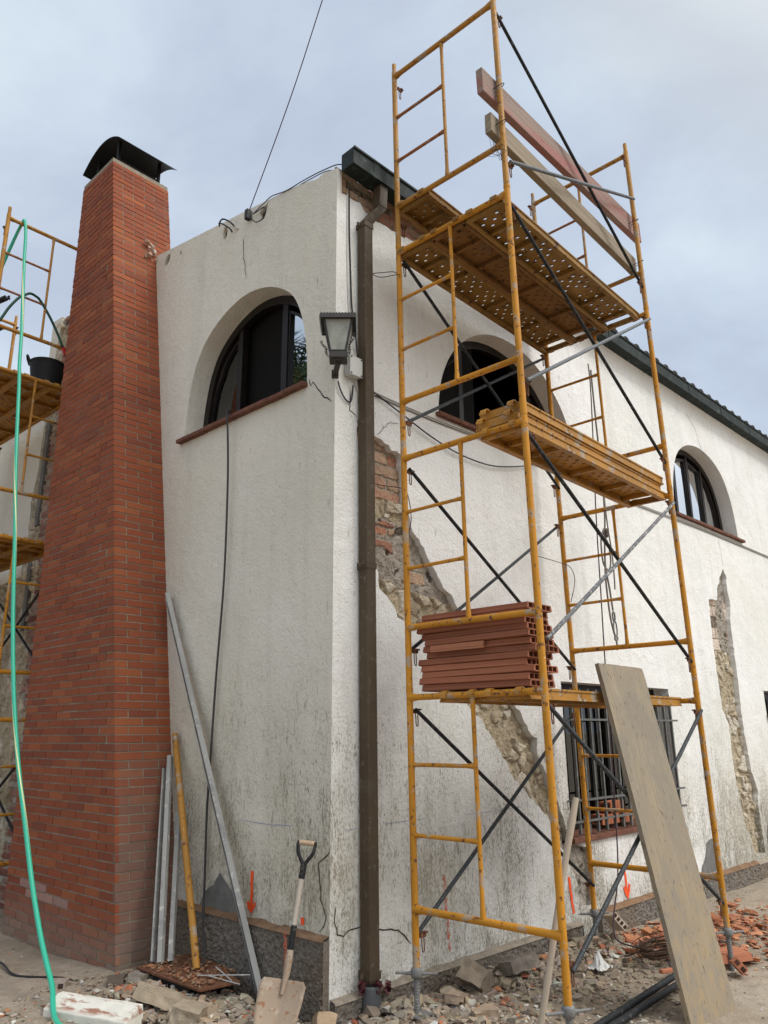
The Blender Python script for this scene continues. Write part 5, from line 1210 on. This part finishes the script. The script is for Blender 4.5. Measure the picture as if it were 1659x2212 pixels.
def shovel():
    tip = Vector((-.74, 1.38, -.02)); grip = Vector((-.475, 1.455, .93))
    ax = (grip-tip).normalized(); o = thing('shovel', 'square mouth shovel with black grip leaning on the plinth at the house corner', 'shovel', tip)
    sd = Vector((-.60, .80, 0)); sd = (sd-ax*sd.dot(ax)).normalized(); nr = sd.cross(ax)
    if nr.x > 0: nr = -nr
    L_ = (grip-tip).length
    pt = lambda t, s, n: tip+ax*t+sd*s+nr*(n+max(0, .30-t)*.42)
    # blade: dished sheet
    b = MB(); N, K = 12, 12; BLn = .275
    V = []
    for i in range(N+1):
        t = BLn*i/N
        w = .118+.014*(i/N)-(.02 if i == N else 0)-(.03*(1-i/N)**4)
        for j in range(K+1):
            u = -1+2*j/K; ds = .028*(u*u)+.016*(i/N)**3*abs(u)
            rib = -.010*math.exp(-(u*7)**2)*(1-.2*i/N)
            V.append(pt(t-.008*u*u*(1 if i == 0 else 0), u*w, ds+rib+.05*(1-(i/N))**2*.35))
    nn = len(V); V2 = [v-nr*.003 for v in V]
    F = [(i*(K+1)+j, i*(K+1)+j+1, (i+1)*(K+1)+j+1, (i+1)*(K+1)+j) for i in range(N) for j in range(K)]
    E_ = [i*(K+1) for i in range(N+1)]+[N*(K+1)+j for j in range(1, K+1)]+[i*(K+1)+K for i in range(N-1, -1, -1)]+[j for j in range(K-1, 0, -1)]
    F2 = [tuple(nn+q for q in f[::-1]) for f in F]+[(E_[i], E_[(i+1) % len(E_)], nn+E_[(i+1) % len(E_)], nn+E_[i]) for i in range(len(E_))]
    b.add(V+V2, F+F2, None, True); b.build('shovel_blade', BLADE, o)
    s = MB(); s.tube([pt(.20, 0, .012), pt(.30, 0, .004), pt(.36, 0, .0), pt(.42, 0, 0)], .02, 12, rad=[.008, .02, .022, .019]); s.build('socket', BLADE, o)
    s = MB(); s.tube([pt(.40, 0, 0), pt(.545, 0, 0)], .0175, 12); s.build('painted_sleeve', BLKPAINT, o)
    s = MB(); q0 = pt(.545, 0, 0); R = basis(ax); s.tube([R.transposed() @ (p-q0) for p in (pt(.545, 0, 0), pt(.70, 0, .002), pt(L_-.19, 0, 0))], .0165, 12); sh = s.build('shaft', W_SHAFT, o); sh.matrix_parent_inverse = Matrix.Identity(4); sh.matrix_basis = o.matrix_basis.inverted() @ (Matrix.Translation(q0) @ R.to_4x4())
    y = MB(); y.tube([pt(L_-.20, 0, 0), pt(L_-.12, 0, 0)], .019, 10)
    for k in (-1, 1): y.tube(smooth_path([pt(L_-.13, 0, 0), pt(L_-.10, k*.018, 0), pt(L_-.06, k*.044, 0), pt(L_-.02, k*.052, 0), pt(L_+.008, k*.050, 0)], 4), .011, 8)
    y.build('d_grip', BLKPAINT, o)
    g = MB(); g.tube([pt(L_, -.046, 0), pt(L_, .046, 0)], .0145, 12); g.build('grip_bar', HANDLE, o)
BLADE = mat_paint('shovel_blade_steel', (.36, .275, .20), (.24, .12, .06), (.40, .335, .27), .7, .75, 8, .0)
shovel()
def profile_bar(name, a, c, w, t, m, label, cat, roll=0, group=None, chan=False):
    a, c = Vector(a), Vector(c); R = basis(c-a) @ Matrix.Rotation(roll, 3, 'X'); L_ = (c-a).length; b = MB()
    if chan: b.box((0, 0, t/2-.001), (L_, w, .003)); b.box((0, w/2, 0), (L_, .003, t)); b.box((0, -w/2, 0), (L_, .003, t)); b.box((0, w/2-.006, -t/2), (L_, .012, .003)); b.box((0, -w/2+.006, -t/2), (L_, .012, .003)); b.box((0, 0, t/2+.001), (L_, w*.25, .004))
    else: b.box((0, 0, 0), (L_, w, t))
    o = b.build(name, m); bevel(o, .003, 2); place(o, (a+c)/2, R); return tag(o, label, cat, group)
profile_bar('straightedge', (-.44, 1.87, -.02), (-.385, 3.36, 2.70), .085, .035, ZINC, 'long grey aluminium straightedge leaning across the gable wall', 'straightedge', roll=1.1, chan=True)
profile_bar('metal_strip', (-.69, 2.63, .125), (-.405, 3.12, 1.41), .058, .03, ZINC, 'grey metal profile standing on the rusty plate, front one of three', 'metal profile', roll=1.2, group='metal profiles by the chimney', chan=True)
profile_bar('metal_strip', (-.63, 2.60, .125), (-.385, 2.985, 1.00), .055, .03, ZINC, 'darker grey metal profile standing behind the yellow tube', 'metal profile', roll=1.3, group='metal profiles by the chimney', chan=True)
profile_bar('metal_strip', (-.71, 2.69, .125), (-.43, 3.15, 1.32), .05, .012, ZINC, 'thin grey metal profile closest to the chimney bricks', 'metal profile', roll=1.0, group='metal profiles by the chimney')
b = MB(); a, c = Vector((-.61, 2.335, .125)), Vector((-.375, 3.125, 1.575)); R = basis(c-a); b.tube([Vector((0, 0, 0)), Vector(((c-a).length, 0, 0))], .024, 14); o = b.build('steel_tube', YEL_D); place(o, a, R); tag(o, 'worn yellow steel tube leaning in the corner beside the chimney', 'tube')
# rusty plate on a box by the chimney foot
def plate():
    o = thing('rusty_plate', 'rusty metal cover plate covered in brick crumbs at the chimney foot', 'metal cover', (-.66, 2.35, .1))
    b = MB(); P = [Vector((-.815, 2.715, .112)), Vector((-.815, 2.0, .112)), Vector((-.56, 1.95, .115)), Vector((-.42, 2.4, .118)), Vector((-.42, 2.72, .118))]
    b.add(P+[p-Vector((0, 0, .012)) for p in P], [(0, 1, 2, 3, 4), (9, 8, 7, 6, 5)]+[(i, (i+1) % 5, 5+(i+1) % 5, 5+i) for i in range(5)]); b.build('plate_sheet', RUST, o)
    q = MB(); q.hexa([Vector(p) for p in ((-.80, 2.70, -.08), (-.80, 2.13, -.08), (-.47, 2.13, -.08), (-.47, 2.70, -.08), (-.80, 2.70, .10), (-.80, 2.13, .10), (-.47, 2.13, .10), (-.47, 2.70, .10))]); q.build('plate_box', BLACKMET, o)
    s = MB()
    for k in range(420):
        x, y = random.uniform(-.80, -.46), random.uniform(2.03, 2.70)
        if x > -.56 and y < 2.1: continue
        chunk(s, (x, y, .118+random.uniform(0, .012)), random.choice([.004, .006, .008, .012, .02]), jit(random.choice([(.28, .12, .06), (.24, .13, .075), (.33, .16, .09), (.30, .2, .13)]), .2), .5, 8)
    t = s.build('brick_crumbs', M_RUB, o); t['kind'] = 'stuff'
    w = MB(); w.tube([(-.66, 2.16, .13), (-.60, 1.90, .115)], .004, 5); w.tube([(-.56, 2.20, .15), (-.60, 1.98, .12)], .004, 5); w.tube([(-.70, 2.2, .13), (-.5, 1.93, .14)], .004, 5); w.build('loose_rod', ZINC, o)
plate()
def foam():
    # white angular block of foam lying in the foreground, stained rust red
    b = MB(); A, B_ = Vector((-1.395, 2.63, .0)), Vector((-1.20, 2.055, .0)); d = (B_-A).normalized(); n = Vector((d.y, -d.x, 0)); n = n if n.x > 0 else -n
    L_ = (B_-A).length; R = Matrix((d, Vector((-d.y, d.x, 0)), Vector((0, 0, 1)))).transposed()
    N = 10; prof = [(-.085, -.02), (-.08, .045), (.02, .10), (.06, .10), (.07, .05), (.07, -.02)]
    sgn = 1 if (R @ Vector((0, 1, 0))).dot(n) > 0 else -1
    V = []
    for i in range(N+1):
        for (y, z) in prof: V.append((L_*i/N+.004*noise.noise(Vector((i, y*9, z*9))), sgn*(y+.003*noise.noise(Vector((i*.9, y*30, 1)))), z+.004*noise.noise(Vector((i*.7, y*20, 5)))))
    k = len(prof); F = [(i*k+j, (i+1)*k+j, (i+1)*k+(j+1) % k, i*k+(j+1) % k) for i in range(N) for j in range(k)]+[tuple(range(k)), tuple(N*k+j for j in range(k-1, -1, -1))]
    b.add(V, F); o = b.build('foam_block', FOAM); bm = bmesh.new(); bm.from_mesh(o.data); bmesh.ops.recalc_face_normals(bm, faces=bm.faces); bm.to_mesh(o.data); bm.free(); bevel(o, .006, 2); place(o, A, R); tag(o, 'white stained foam block lying in the dirt in front of the chimney', 'foam block')
    # rust coloured smear as a thin layer of crumbs on the sloping face
    nt = FOAM.node_tree; L = nt.links; bs = nt.nodes['Principled BSDF']; old = bs.inputs['Base Color'].links[0].from_socket
    v = objvec(nt, L, (5, 16, 16)); q = noise_n(nt, L, v, 1.0, 4, .6); z = sepz(nt, L, objvec(nt, L))
    top = mrange(nt, L, z[2], .045, .06); f = mth(nt, L, 'MULTIPLY', mrange(nt, L, q, .47, .56), top)
    L.new(mixc(nt, L, mth(nt, L, 'MULTIPLY', f, .85), old, (.27, .085, .035)), bs.inputs['Base Color'])
foam()
for a, c, lab in (((.30, .10, .012), (1.62, .12, .035), 'dark steel tube lying on the ground, the one nearer the wall'), ((.30, .035, .014), (1.62, .045, .03), 'dark steel tube lying on the ground beside its twin, on the camera side')):
    a, c = Vector(a), Vector(c); b = MB(); b.tube([a, c], .02, 12); tag(b.build('steel_tube', BLK), lab, 'tube', 'dark tubes on the ground')
# ropes hanging from the top deck
cable('pulley_cord', [(2.72, .90, 5.14), (2.73, .90, 4.9), (2.68, .90, 4.3), (2.60, .90, 3.5), (2.56, .90, 2.8), (2.52, .90, 2.1), (2.47, .90, .9), (2.42, .90, .45), (2.30, .90, .18), (2.20, .85, .03), (2.12, .65, .012), (2.05, .42, .02), (1.8, .25, .012)], .0065, ROPEP, 'thin purple cord hanging from the top deck past the barred window to the ground', 'cord')
o = tag(cable('hoist_rope', [(2.83, .93, 5.12), (2.82, .92, 4.5), (2.84, .92, 3.9), (2.80, .91, 3.55), (2.73, .90, 3.3), (2.70, .90, 3.05), (2.74, .90, 2.85), (2.77, .90, 2.64)], .009, ROPE, 'knotted hoist rope with a steel hook hanging beside the far scaffold legs', 'rope', k=6, n=8))
b = MB(); b.tube(smooth_path([(2.84, .92, 3.9), (2.86, .92, 3.5), (2.88, .91, 3.2), (2.86, .90, 2.95), (2.85, .9, 2.85)], 5), .007, 7); b.tube(smooth_path([(2.74, .90, 3.42), (2.66, .90, 3.30), (2.66, .90, 3.08), (2.76, .90, 3.02), (2.82, .90, 3.12), (2.80, .90, 3.28), (2.72, .9, 3.34)], 6), .008, 7)
b.tube(smooth_path([(2.70, .90, 3.1), (2.68, .9, 2.9), (2.70, .9, 2.6), (2.74, .9, 2.46), (2.77, .9, 2.40)], 5), .009, 7)
for q in range(5): b.tube(smooth_path([(2.77+.03*cos(t+q), .90+.03*sin(t*1.3+q), 3.36+.012*q+.02*sin(t)) for t in [k*.8 for k in range(8)]], 3), .008, 6)
b.build('rope_loop', ROPE, o)
b = MB()
def oval(c, w, h, r): b.tube(smooth_path([(c[0]+w*cos(t), c[1], c[2]+h*sin(t)) for t in [2*pi*k/10 for k in range(11)]], 3), r, 7)
oval((2.775, .9, 2.585), .022, .045, .008); oval((2.785, .9, 2.47), .032, .075, .007); oval((2.785, .9, 2.385), .028, .02, .008); b.tube(smooth_path([(2.785, .9, 2.38), (2.787, .9, 2.32), (2.78, .9, 2.28)], 4), .009, 7)
b.build('hook', GALV, o)

# ------------------------------------------------------------------ rubble
GREYS = [(.32, .26, .195), (.27, .215, .16), (.36, .30, .235), (.23, .185, .14), (.31, .265, .215), (.35, .27, .19)]
WHITES = [(.56, .53, .48), (.48, .45, .40)]
REDS = [(.40, .165, .085), (.36, .13, .07), (.44, .20, .11), (.31, .135, .085)]
def wall_dist(x, y):
    p = Vector((x, y, 0))-P0; p.z = 0; return p.dot(NR), p.dot(UR), p.dot(NL), p.dot(VL)
def heap(x, y):
    oR, s, oL, t = wall_dist(x, y); h = 0
    if oR > 0: h += .075*math.exp(-((oR-.17)/.17)**2)*max(0, .55+.8*noise.noise(Vector((s*1.9, 2, 5))))*(1 if .3 < s < 2.7 else .3)
    if oL > 0: h += .05*math.exp(-((oL-.55)/.28)**2-((t-.75)/.55)**2)
    return h
def free(x, y):
    oR, s, oL, t = wall_dist(x, y)
    if oR < .05 and oL < .05: return False
    if oL < .56 and 1.55 < t < 3.6 and oR < .05: return False
    if x > .80 and x < 1.45 and -.40 < y < -.15: return False
    return True
def rubble_stuff():
    b = MB(); rnd = random
    zones = [  # x0,x1,y0,y1,count,rmin,rmax,palette weights(grey,white,red)
        (-.25, 2.6, .45, 1.32, 6500, .007, .050, (.90, .075, .025)), (-.3, 2.2, -.1, .9, 2200, .005, .030, (.85, .11, .04)), (-1.1, -.40, 1.1, 2.6, 3400, .007, .046, (.78, .13, .09)),
        (-1.8, -.7, 1.5, 3.0, 1500, .005, .026, (.66, .16, .18)), (-2.4, -.9, 2.3, 4.6, 700, .004, .014, (.7, .15, .15)), (-.9, .4, .2, 1.35, 2300, .005, .032, (.72, .2, .08)), (0, 5.2, -.8, 1.0, 900, .004, .014, (.6, .25, .15))]
    for x0, x1, y0, y1, n, r0, r1, w in zones:
        for _ in range(n):
            x, y = rnd.uniform(x0, x1), rnd.uniform(y0, y1)
            if not free(x, y): continue
            oR, s, oL, t = wall_dist(x, y)
            if (x0, y0) == (-.25, .45) and rnd.random() > math.exp(-max(0, oR-.1)/.35)+.1: continue
            r = r0+(r1-r0)*rnd.random()**2.6; q = rnd.random()
            pal = GREYS if q < w[0] else (WHITES if q < w[0]+w[1] else REDS)
            chunk(b, (x, y, gz(x, y)+heap(x, y)*rnd.random()**.5+r*.2), r, jit(rnd.choice(pal), .15), rnd.uniform(.35, .8), 9)
    o = b.build('small_rubble', M_RUB); tag(o, 'small crumbs of mortar, plaster and brick strewn over the dirt', 'rubble', kind='stuff')
    b = MB()
    for _ in range(1500):
        # orange brick spoil behind the leaning board
        a = rnd.gauss(0, 1); c = rnd.gauss(0, 1)
        x, y = 3.0+.62*a, .50+.26*c+.0*a
        if not free(x, y) or x < 2.0: continue
        hgt = .10*math.exp(-((x-3.0)/.7)**2-((y-.52)/.33)**2)
        r = .008+.034*rnd.random()**2.5
        chunk(b, (x, y, gz(x, y)+hgt*rnd.random()+r*.2), r, jit(rnd.choice(REDS+[(.46, .20, .10), (.50, .24, .13)]), .15), rnd.uniform(.25, .6), 9)
    for _ in range(260):
        x, y = rnd.uniform(2.05, 2.75), rnd.uniform(.72, 1.12)
        if not free(x, y): continue
        r = .006+.026*rnd.random()**2.5; chunk(b, (x, y, gz(x, y)+.06*(y-.7)*rnd.random()*2+r*.2), r, jit(rnd.choice(REDS+GREYS[:2]), .15), rnd.uniform(.3, .7), 9)
    o = b.build('brick_spoil', M_CLAY); tag(o, 'heap of broken orange brick bits on the ground beyond the leaning board', 'rubble', kind='stuff')
rubble_stuff()
def piece(x, y, r, col, label, group, flat=.6, name='rubble_chunk', cat='rubble chunk', lift=.3, npt=14):
    b = MB(); chunk(b, (0, 0, 0), r, col, flat, npt); o = b.build(name, M_RUB); o.location = (x, y, gz(x, y)+heap(x, y)*.8+r*flat*lift); return tag(o, label, cat, group)
gA, gB, gC, gD = 'mortar chunks along the street wall', 'chunks at the chimney foot', 'white plaster flakes on the ground', 'orange brick pieces beyond the board'
random.seed(21)
k = 0
while k < 110:
    s = random.uniform(.15, 2.9); o_ = .09+abs(random.gauss(0, .24)); p = WR(s, 0, o_)
    if o_ > .85 or not free(p.x, p.y): continue
    r = random.uniform(.022, .062)*(1.15 if o_ < .35 else .8)
    piece(p.x, p.y, r, jit(random.choice(GREYS), .14), 'broken grey brown mortar chunk lying along the foot of the white wall', gA, random.uniform(.35, .75), lift=random.uniform(.2, .9 if o_ < .3 else .4)); k += 1
k = 0
while k < 75:
    x, y = random.uniform(-1.15, -.42), random.uniform(1.2, 2.5)
    if not free(x, y) or (x > -.82 and y > 1.98): continue
    piece(x, y, random.uniform(.02, .062), jit(random.choice(GREYS+[(.40, .30, .21), (.42, .33, .25)]), .14), 'broken tan rubble chunk on the dirt between chimney foot and shovel', gB, random.uniform(.4, .8), lift=.3); k += 1
k = 0
while k < 34:
    x, y = random.uniform(-1.1, -.5), random.uniform(1.15, 1.95)
    if not free(x, y): continue
    piece(x, y, random.uniform(.03, .075), jit(random.choice([(.40, .30, .21), (.43, .34, .26), (.36, .28, .2), (.44, .38, .31)]), .14), 'pale tan chunk of brick and mortar heaped in the foreground left of the shovel', 'foreground rubble heap', random.uniform(.35, .7), lift=random.uniform(.2, .7)); k += 1
for k in range(26):
    x, y = random.uniform(-.3, 2.2), random.uniform(-.2, 1.0)
    if not free(x, y): continue
    piece(x, y, random.uniform(.012, .03), jit(random.choice(WHITES), .1), 'flat white plaster flake on the dirt below the scaffold', gC, .25, 'plaster_flake', 'plaster flake', npt=10)
k = 0
while k < 46:
    x, y = 2.95+random.gauss(0, .55), .45+random.gauss(0, .27)
    if x < 2.05 or not free(x, y): continue
    b = MB(); c = jit(random.choice(REDS+[(.48, .21, .11)]), .12); a, w_, t = random.uniform(.05, .13), random.uniform(.035, .08), random.uniform(.008, .02)
    b.hexa([(-a, -w_, -t), (a*random.uniform(.6, 1), -w_, -t), (a*random.uniform(.7, 1), w_, -t), (-a*random.uniform(.5, 1), w_*random.uniform(.4, 1), -t), (-a, -w_, t), (a*.9, -w_*.9, t), (a*.8, w_, t), (-a*.8, w_*.7, t)], c)
    for q in range(3): b.box((0, -w_+2*w_*(q+.5)/3, t+.001), (a*1.3, .004, .003), None, tuple(x_*.8 for x_ in c))
    o = b.build('brick_shard', M_CLAY); o.rotation_euler = (random.uniform(-.35, .35), random.uniform(-.35, .35), random.uniform(0, 6.28)); o.location = (x, y, gz(x, y)+.02+.09*math.exp(-((x-3.0)/.6)**2-((y-.5)/.3)**2)); o.scale = (.62, .62, .62)
    tag(o, 'broken orange shard of hollow brick on the heap beyond the leaning board', 'brick shard', gD); k += 1
# singled out pieces
def block(name, c, d, col, rz, tilt, label, cat, mat=None, holes=0):
    b = MB(); b.box((0, 0, 0), d, None, col, .93)
    bm = None
    for q in range(holes):
        y = -d[1]/2+d[1]*(q+.5)/holes
        for s in (-1, 1): b.box((s*(d[0]/2+.0005), y, -.0), (.003, d[1]/holes*.62, d[2]*.55), None, (.05, .028, .02))
        b.box((0, y, d[2]/2+.001), (d[0]*.96, .004, .002), None, tuple(x*.75 for x in col))
    o = b.build(name, mat or M_RUB); bevel(o, .006, 2); o.rotation_euler = (tilt[0], tilt[1], rz); o.location = c; return tag(o, label, cat)
def rough_block(name, c, d, col, rz, tilt, label, cat):
    bm = bmesh.new(); bmesh.ops.create_cube(bm, size=1); bmesh.ops.subdivide_edges(bm, edges=bm.edges, cuts=7, use_grid_fill=True)
    for v in bm.verts:
        p = Vector((v.co.x*d[0], v.co.y*d[1], v.co.z*d[2])); n_ = noise.noise_vector(p*9)*.016+noise.noise_vector(p*26)*.007; v.co = p+n_
    me = bpy.data.meshes.new(name); bm.to_mesh(me); bm.free(); me.materials.append(M_RUB)
    a = me.color_attributes.new('col', 'FLOAT_COLOR', 'POINT'); a.data.foreach_set('color', [x for v in me.vertices for x in (*[q*(1+.25*noise.noise(v.co*18)) for q in col], 1)])
    o = bpy.data.objects.new(name, me); COL.objects.link(o); o.rotation_euler = (tilt[0], tilt[1], rz); o.location = c; return tag(o, label, cat)
rough_block('rubble_block', (-.96, 2.13, .075), (.34, .20, .09), (.36, .29, .21), 2.2, (.35, -.25), 'big tan slab of broken masonry behind the white foam block', 'rubble block')
rough_block('rubble_block', (-.98, 1.86, .05), (.22, .16, .10), (.33, .27, .20), .6, (.2, .1), 'second tan masonry lump in front of the rusty plate', 'rubble block')
rough_block('rubble_block', (-.83, 2.62, .06), (.16, .11, .08), (.27, .235, .195), .3, (.1, .3), 'grey concrete lump at the near corner of the chimney', 'rubble block')
rough_block('rubble_block', (-.93, 2.75, .05), (.14, .10, .07), (.13, .10, .08), .9, (.0, .2), 'dark brown lump beside the grey one at the chimney corner', 'rubble block')
rough_block('rubble_block', (-.56, 1.20, .04), (.13, .10, .10), (.36, .26, .17), 1.1, (.3, .5), 'tan stone right of the shovel blade at the corner', 'rubble block')
rough_block('rubble_block', (-.78, 1.32, .0), (.22, .13, .05), (.37, .26, .17), .3, (.05, .1), 'flat orange tan slab in the foreground below the shovel', 'rubble block')
rough_block('rubble_block', (-1.02, 1.62, .02), (.24, .12, .06), (.43, .33, .25), 2.6, (.1, .1), 'pale broken brick slab in the foreground left of the shovel', 'rubble block')
rough_block('rubble_block', (.60, 1.02, .07), (.20, .17, .12), (.29, .235, .175), .4, (.4, .5), 'large brown mortar lump against the plinth behind the scaffold', 'rubble block')
rough_block('rubble_block', (1.05, .98, .06), (.26, .12, .08), (.21, .18, .15), 2.9, (.3, .1), 'dark slab of mortar against the plinth under the scaffold', 'rubble block')
rough_block('rubble_block', (.30, .95, .03), (.17, .085, .05), (.34, .26, .19), .3, (.1, .15), 'dusty brown brick bat lying by the plinth next to the inner near jack', 'rubble block')
rough_block('rubble_block', (.22, .68, .02), (.14, .08, .05), (.37, .28, .2), -.6, (.1, -.1), 'tan brick bat in front of the inner near jack', 'rubble block')
block('hollow_brick', (2.42, .96, .10), (.26, .14, .05), (.50, .42, .34), .8, (.9, .2), 'pale cracked hollow brick tilted up against the plinth by the far jack', 'brick', M_CLAY, 4)
block('hollow_brick', (2.26, .05, .03), (.36, .17, .05), (.42, .165, .09), -.42, (.05, .02), 'long orange hollow brick lying in front of the brick heap', 'brick', M_CLAY, 5)
block('hollow_brick', (2.07, -.11, .03), (.12, .10, .05), (.40, .15, .08), .5, (.9, .2), 'orange brick half standing on edge next to the far outer jack', 'brick', M_CLAY, 2)
block('brick_strip', (1.72, .22, .015), (.20, .035, .025), (.40, .15, .085), -.3, (0, .05), 'narrow orange brick strip lying between cord and leaning board', 'brick', M_CLAY)
block('hollow_brick', (-1.18, 3.02, .035), (.14, .10, .05), (.34, .29, .25), .9, (.05, .1), 'pale hollow brick fragment on the dirt beside the black ground cable', 'brick', M_CLAY, 2)
b = MB(); N = 9
V = [(x*.02+.02*noise.noise(Vector((x, y, 3))), y*.016+.02*noise.noise(Vector((x, y, 8))), .10*math.exp(-((x-4)/2.2)**2-((y-4)/2.2)**2)+.03*noise.noise(Vector((x*.9, y*.9, 1)))) for x in range(N) for y in range(N)]
b.add(V, [(i*N+j, (i+1)*N+j, (i+1)*N+j+1, i*N+j+1) for i in range(N-1) for j in range(N-1)]); o = b.build('paper_scrap', PAPER); o.location = (1.45, .58, .0); tag(o, 'crumpled white scrap of plaster paper on the rubble under the scaffold', 'scrap')
o = thing('wire_bundle', 'dark bundle of dry wire strands lying behind the leaning board', 'wire bundle', (2.0, .42, .05))
b = MB(); random.seed(5)
for k in range(46):
    a0 = random.uniform(0, 6.28); R0 = .16+random.gauss(0, .03); zz = .04+abs(random.gauss(0, .03)); tl = random.uniform(-.25, .25)
    b.tube(smooth_path([(2.0+R0*1.25*cos(a0+t), .42+R0*.62*sin(a0+t), zz+tl*.08*cos(t)+.01*random.random()) for t in [q*.5 for q in range(random.randint(5, 11))]], 2), .003, 4)
b.build('wire_strand', TWIG, o)

# ------------------------------------------------------------------ palm that the gable window mirrors
def palm():
    c = Vector((-7.7, 11.4, 0)); o = thing('palm_tree', 'tall palm tree mirrored in the open pane of the gable window', 'tree', c)
    H = 10.3; b = MB(); pr = [(.30, -.2)]
    z = 0
    while z < H: pr += [(.24-.008*z, z), (.20-.008*z, z+.14)]; z += .16
    b.lathe(pr, c, 12); b.build('trunk', W_EDGE, o)
    f = MB(); rnd = random.Random(3)
    for k in range(58):
        a = k*2.399; el = 1.25-1.9*(k/58); L_ = 1.9+.4*rnd.random(); d = Vector((cos(a), sin(a), 0)); pts = []
        for i in range(11):
            t = i/10; pts.append(c+Vector((0, 0, H))+d*L_*t*cos(el*(1-.35*t))+Vector((0, 0, L_*t*sin(el)-1.5*t*t)))
        f.tube(pts, .02, 4)
        sd = Vector((-d.y, d.x, 0))
        for i in range(2, 11):
            p = pts[i]; q = (pts[i]-pts[i-1]).normalized(); w = .40*sin(pi*(i/11.5))+.08
            for s_ in (-1, 1):
                for m_ in (0, .5):
                    e = p-q*m_*.28; tip = e+sd*s_*w+q*.35-Vector((0, 0, .22*rnd.random()+.05)); f.add([e, e+q*.045, tip], [(0, 1, 2)])
    f.build('crown', FROND, o)
FROND = mat_flat('palm_frond', (.045, .075, .03), .7, .25, 2, .001, .3)
palm()
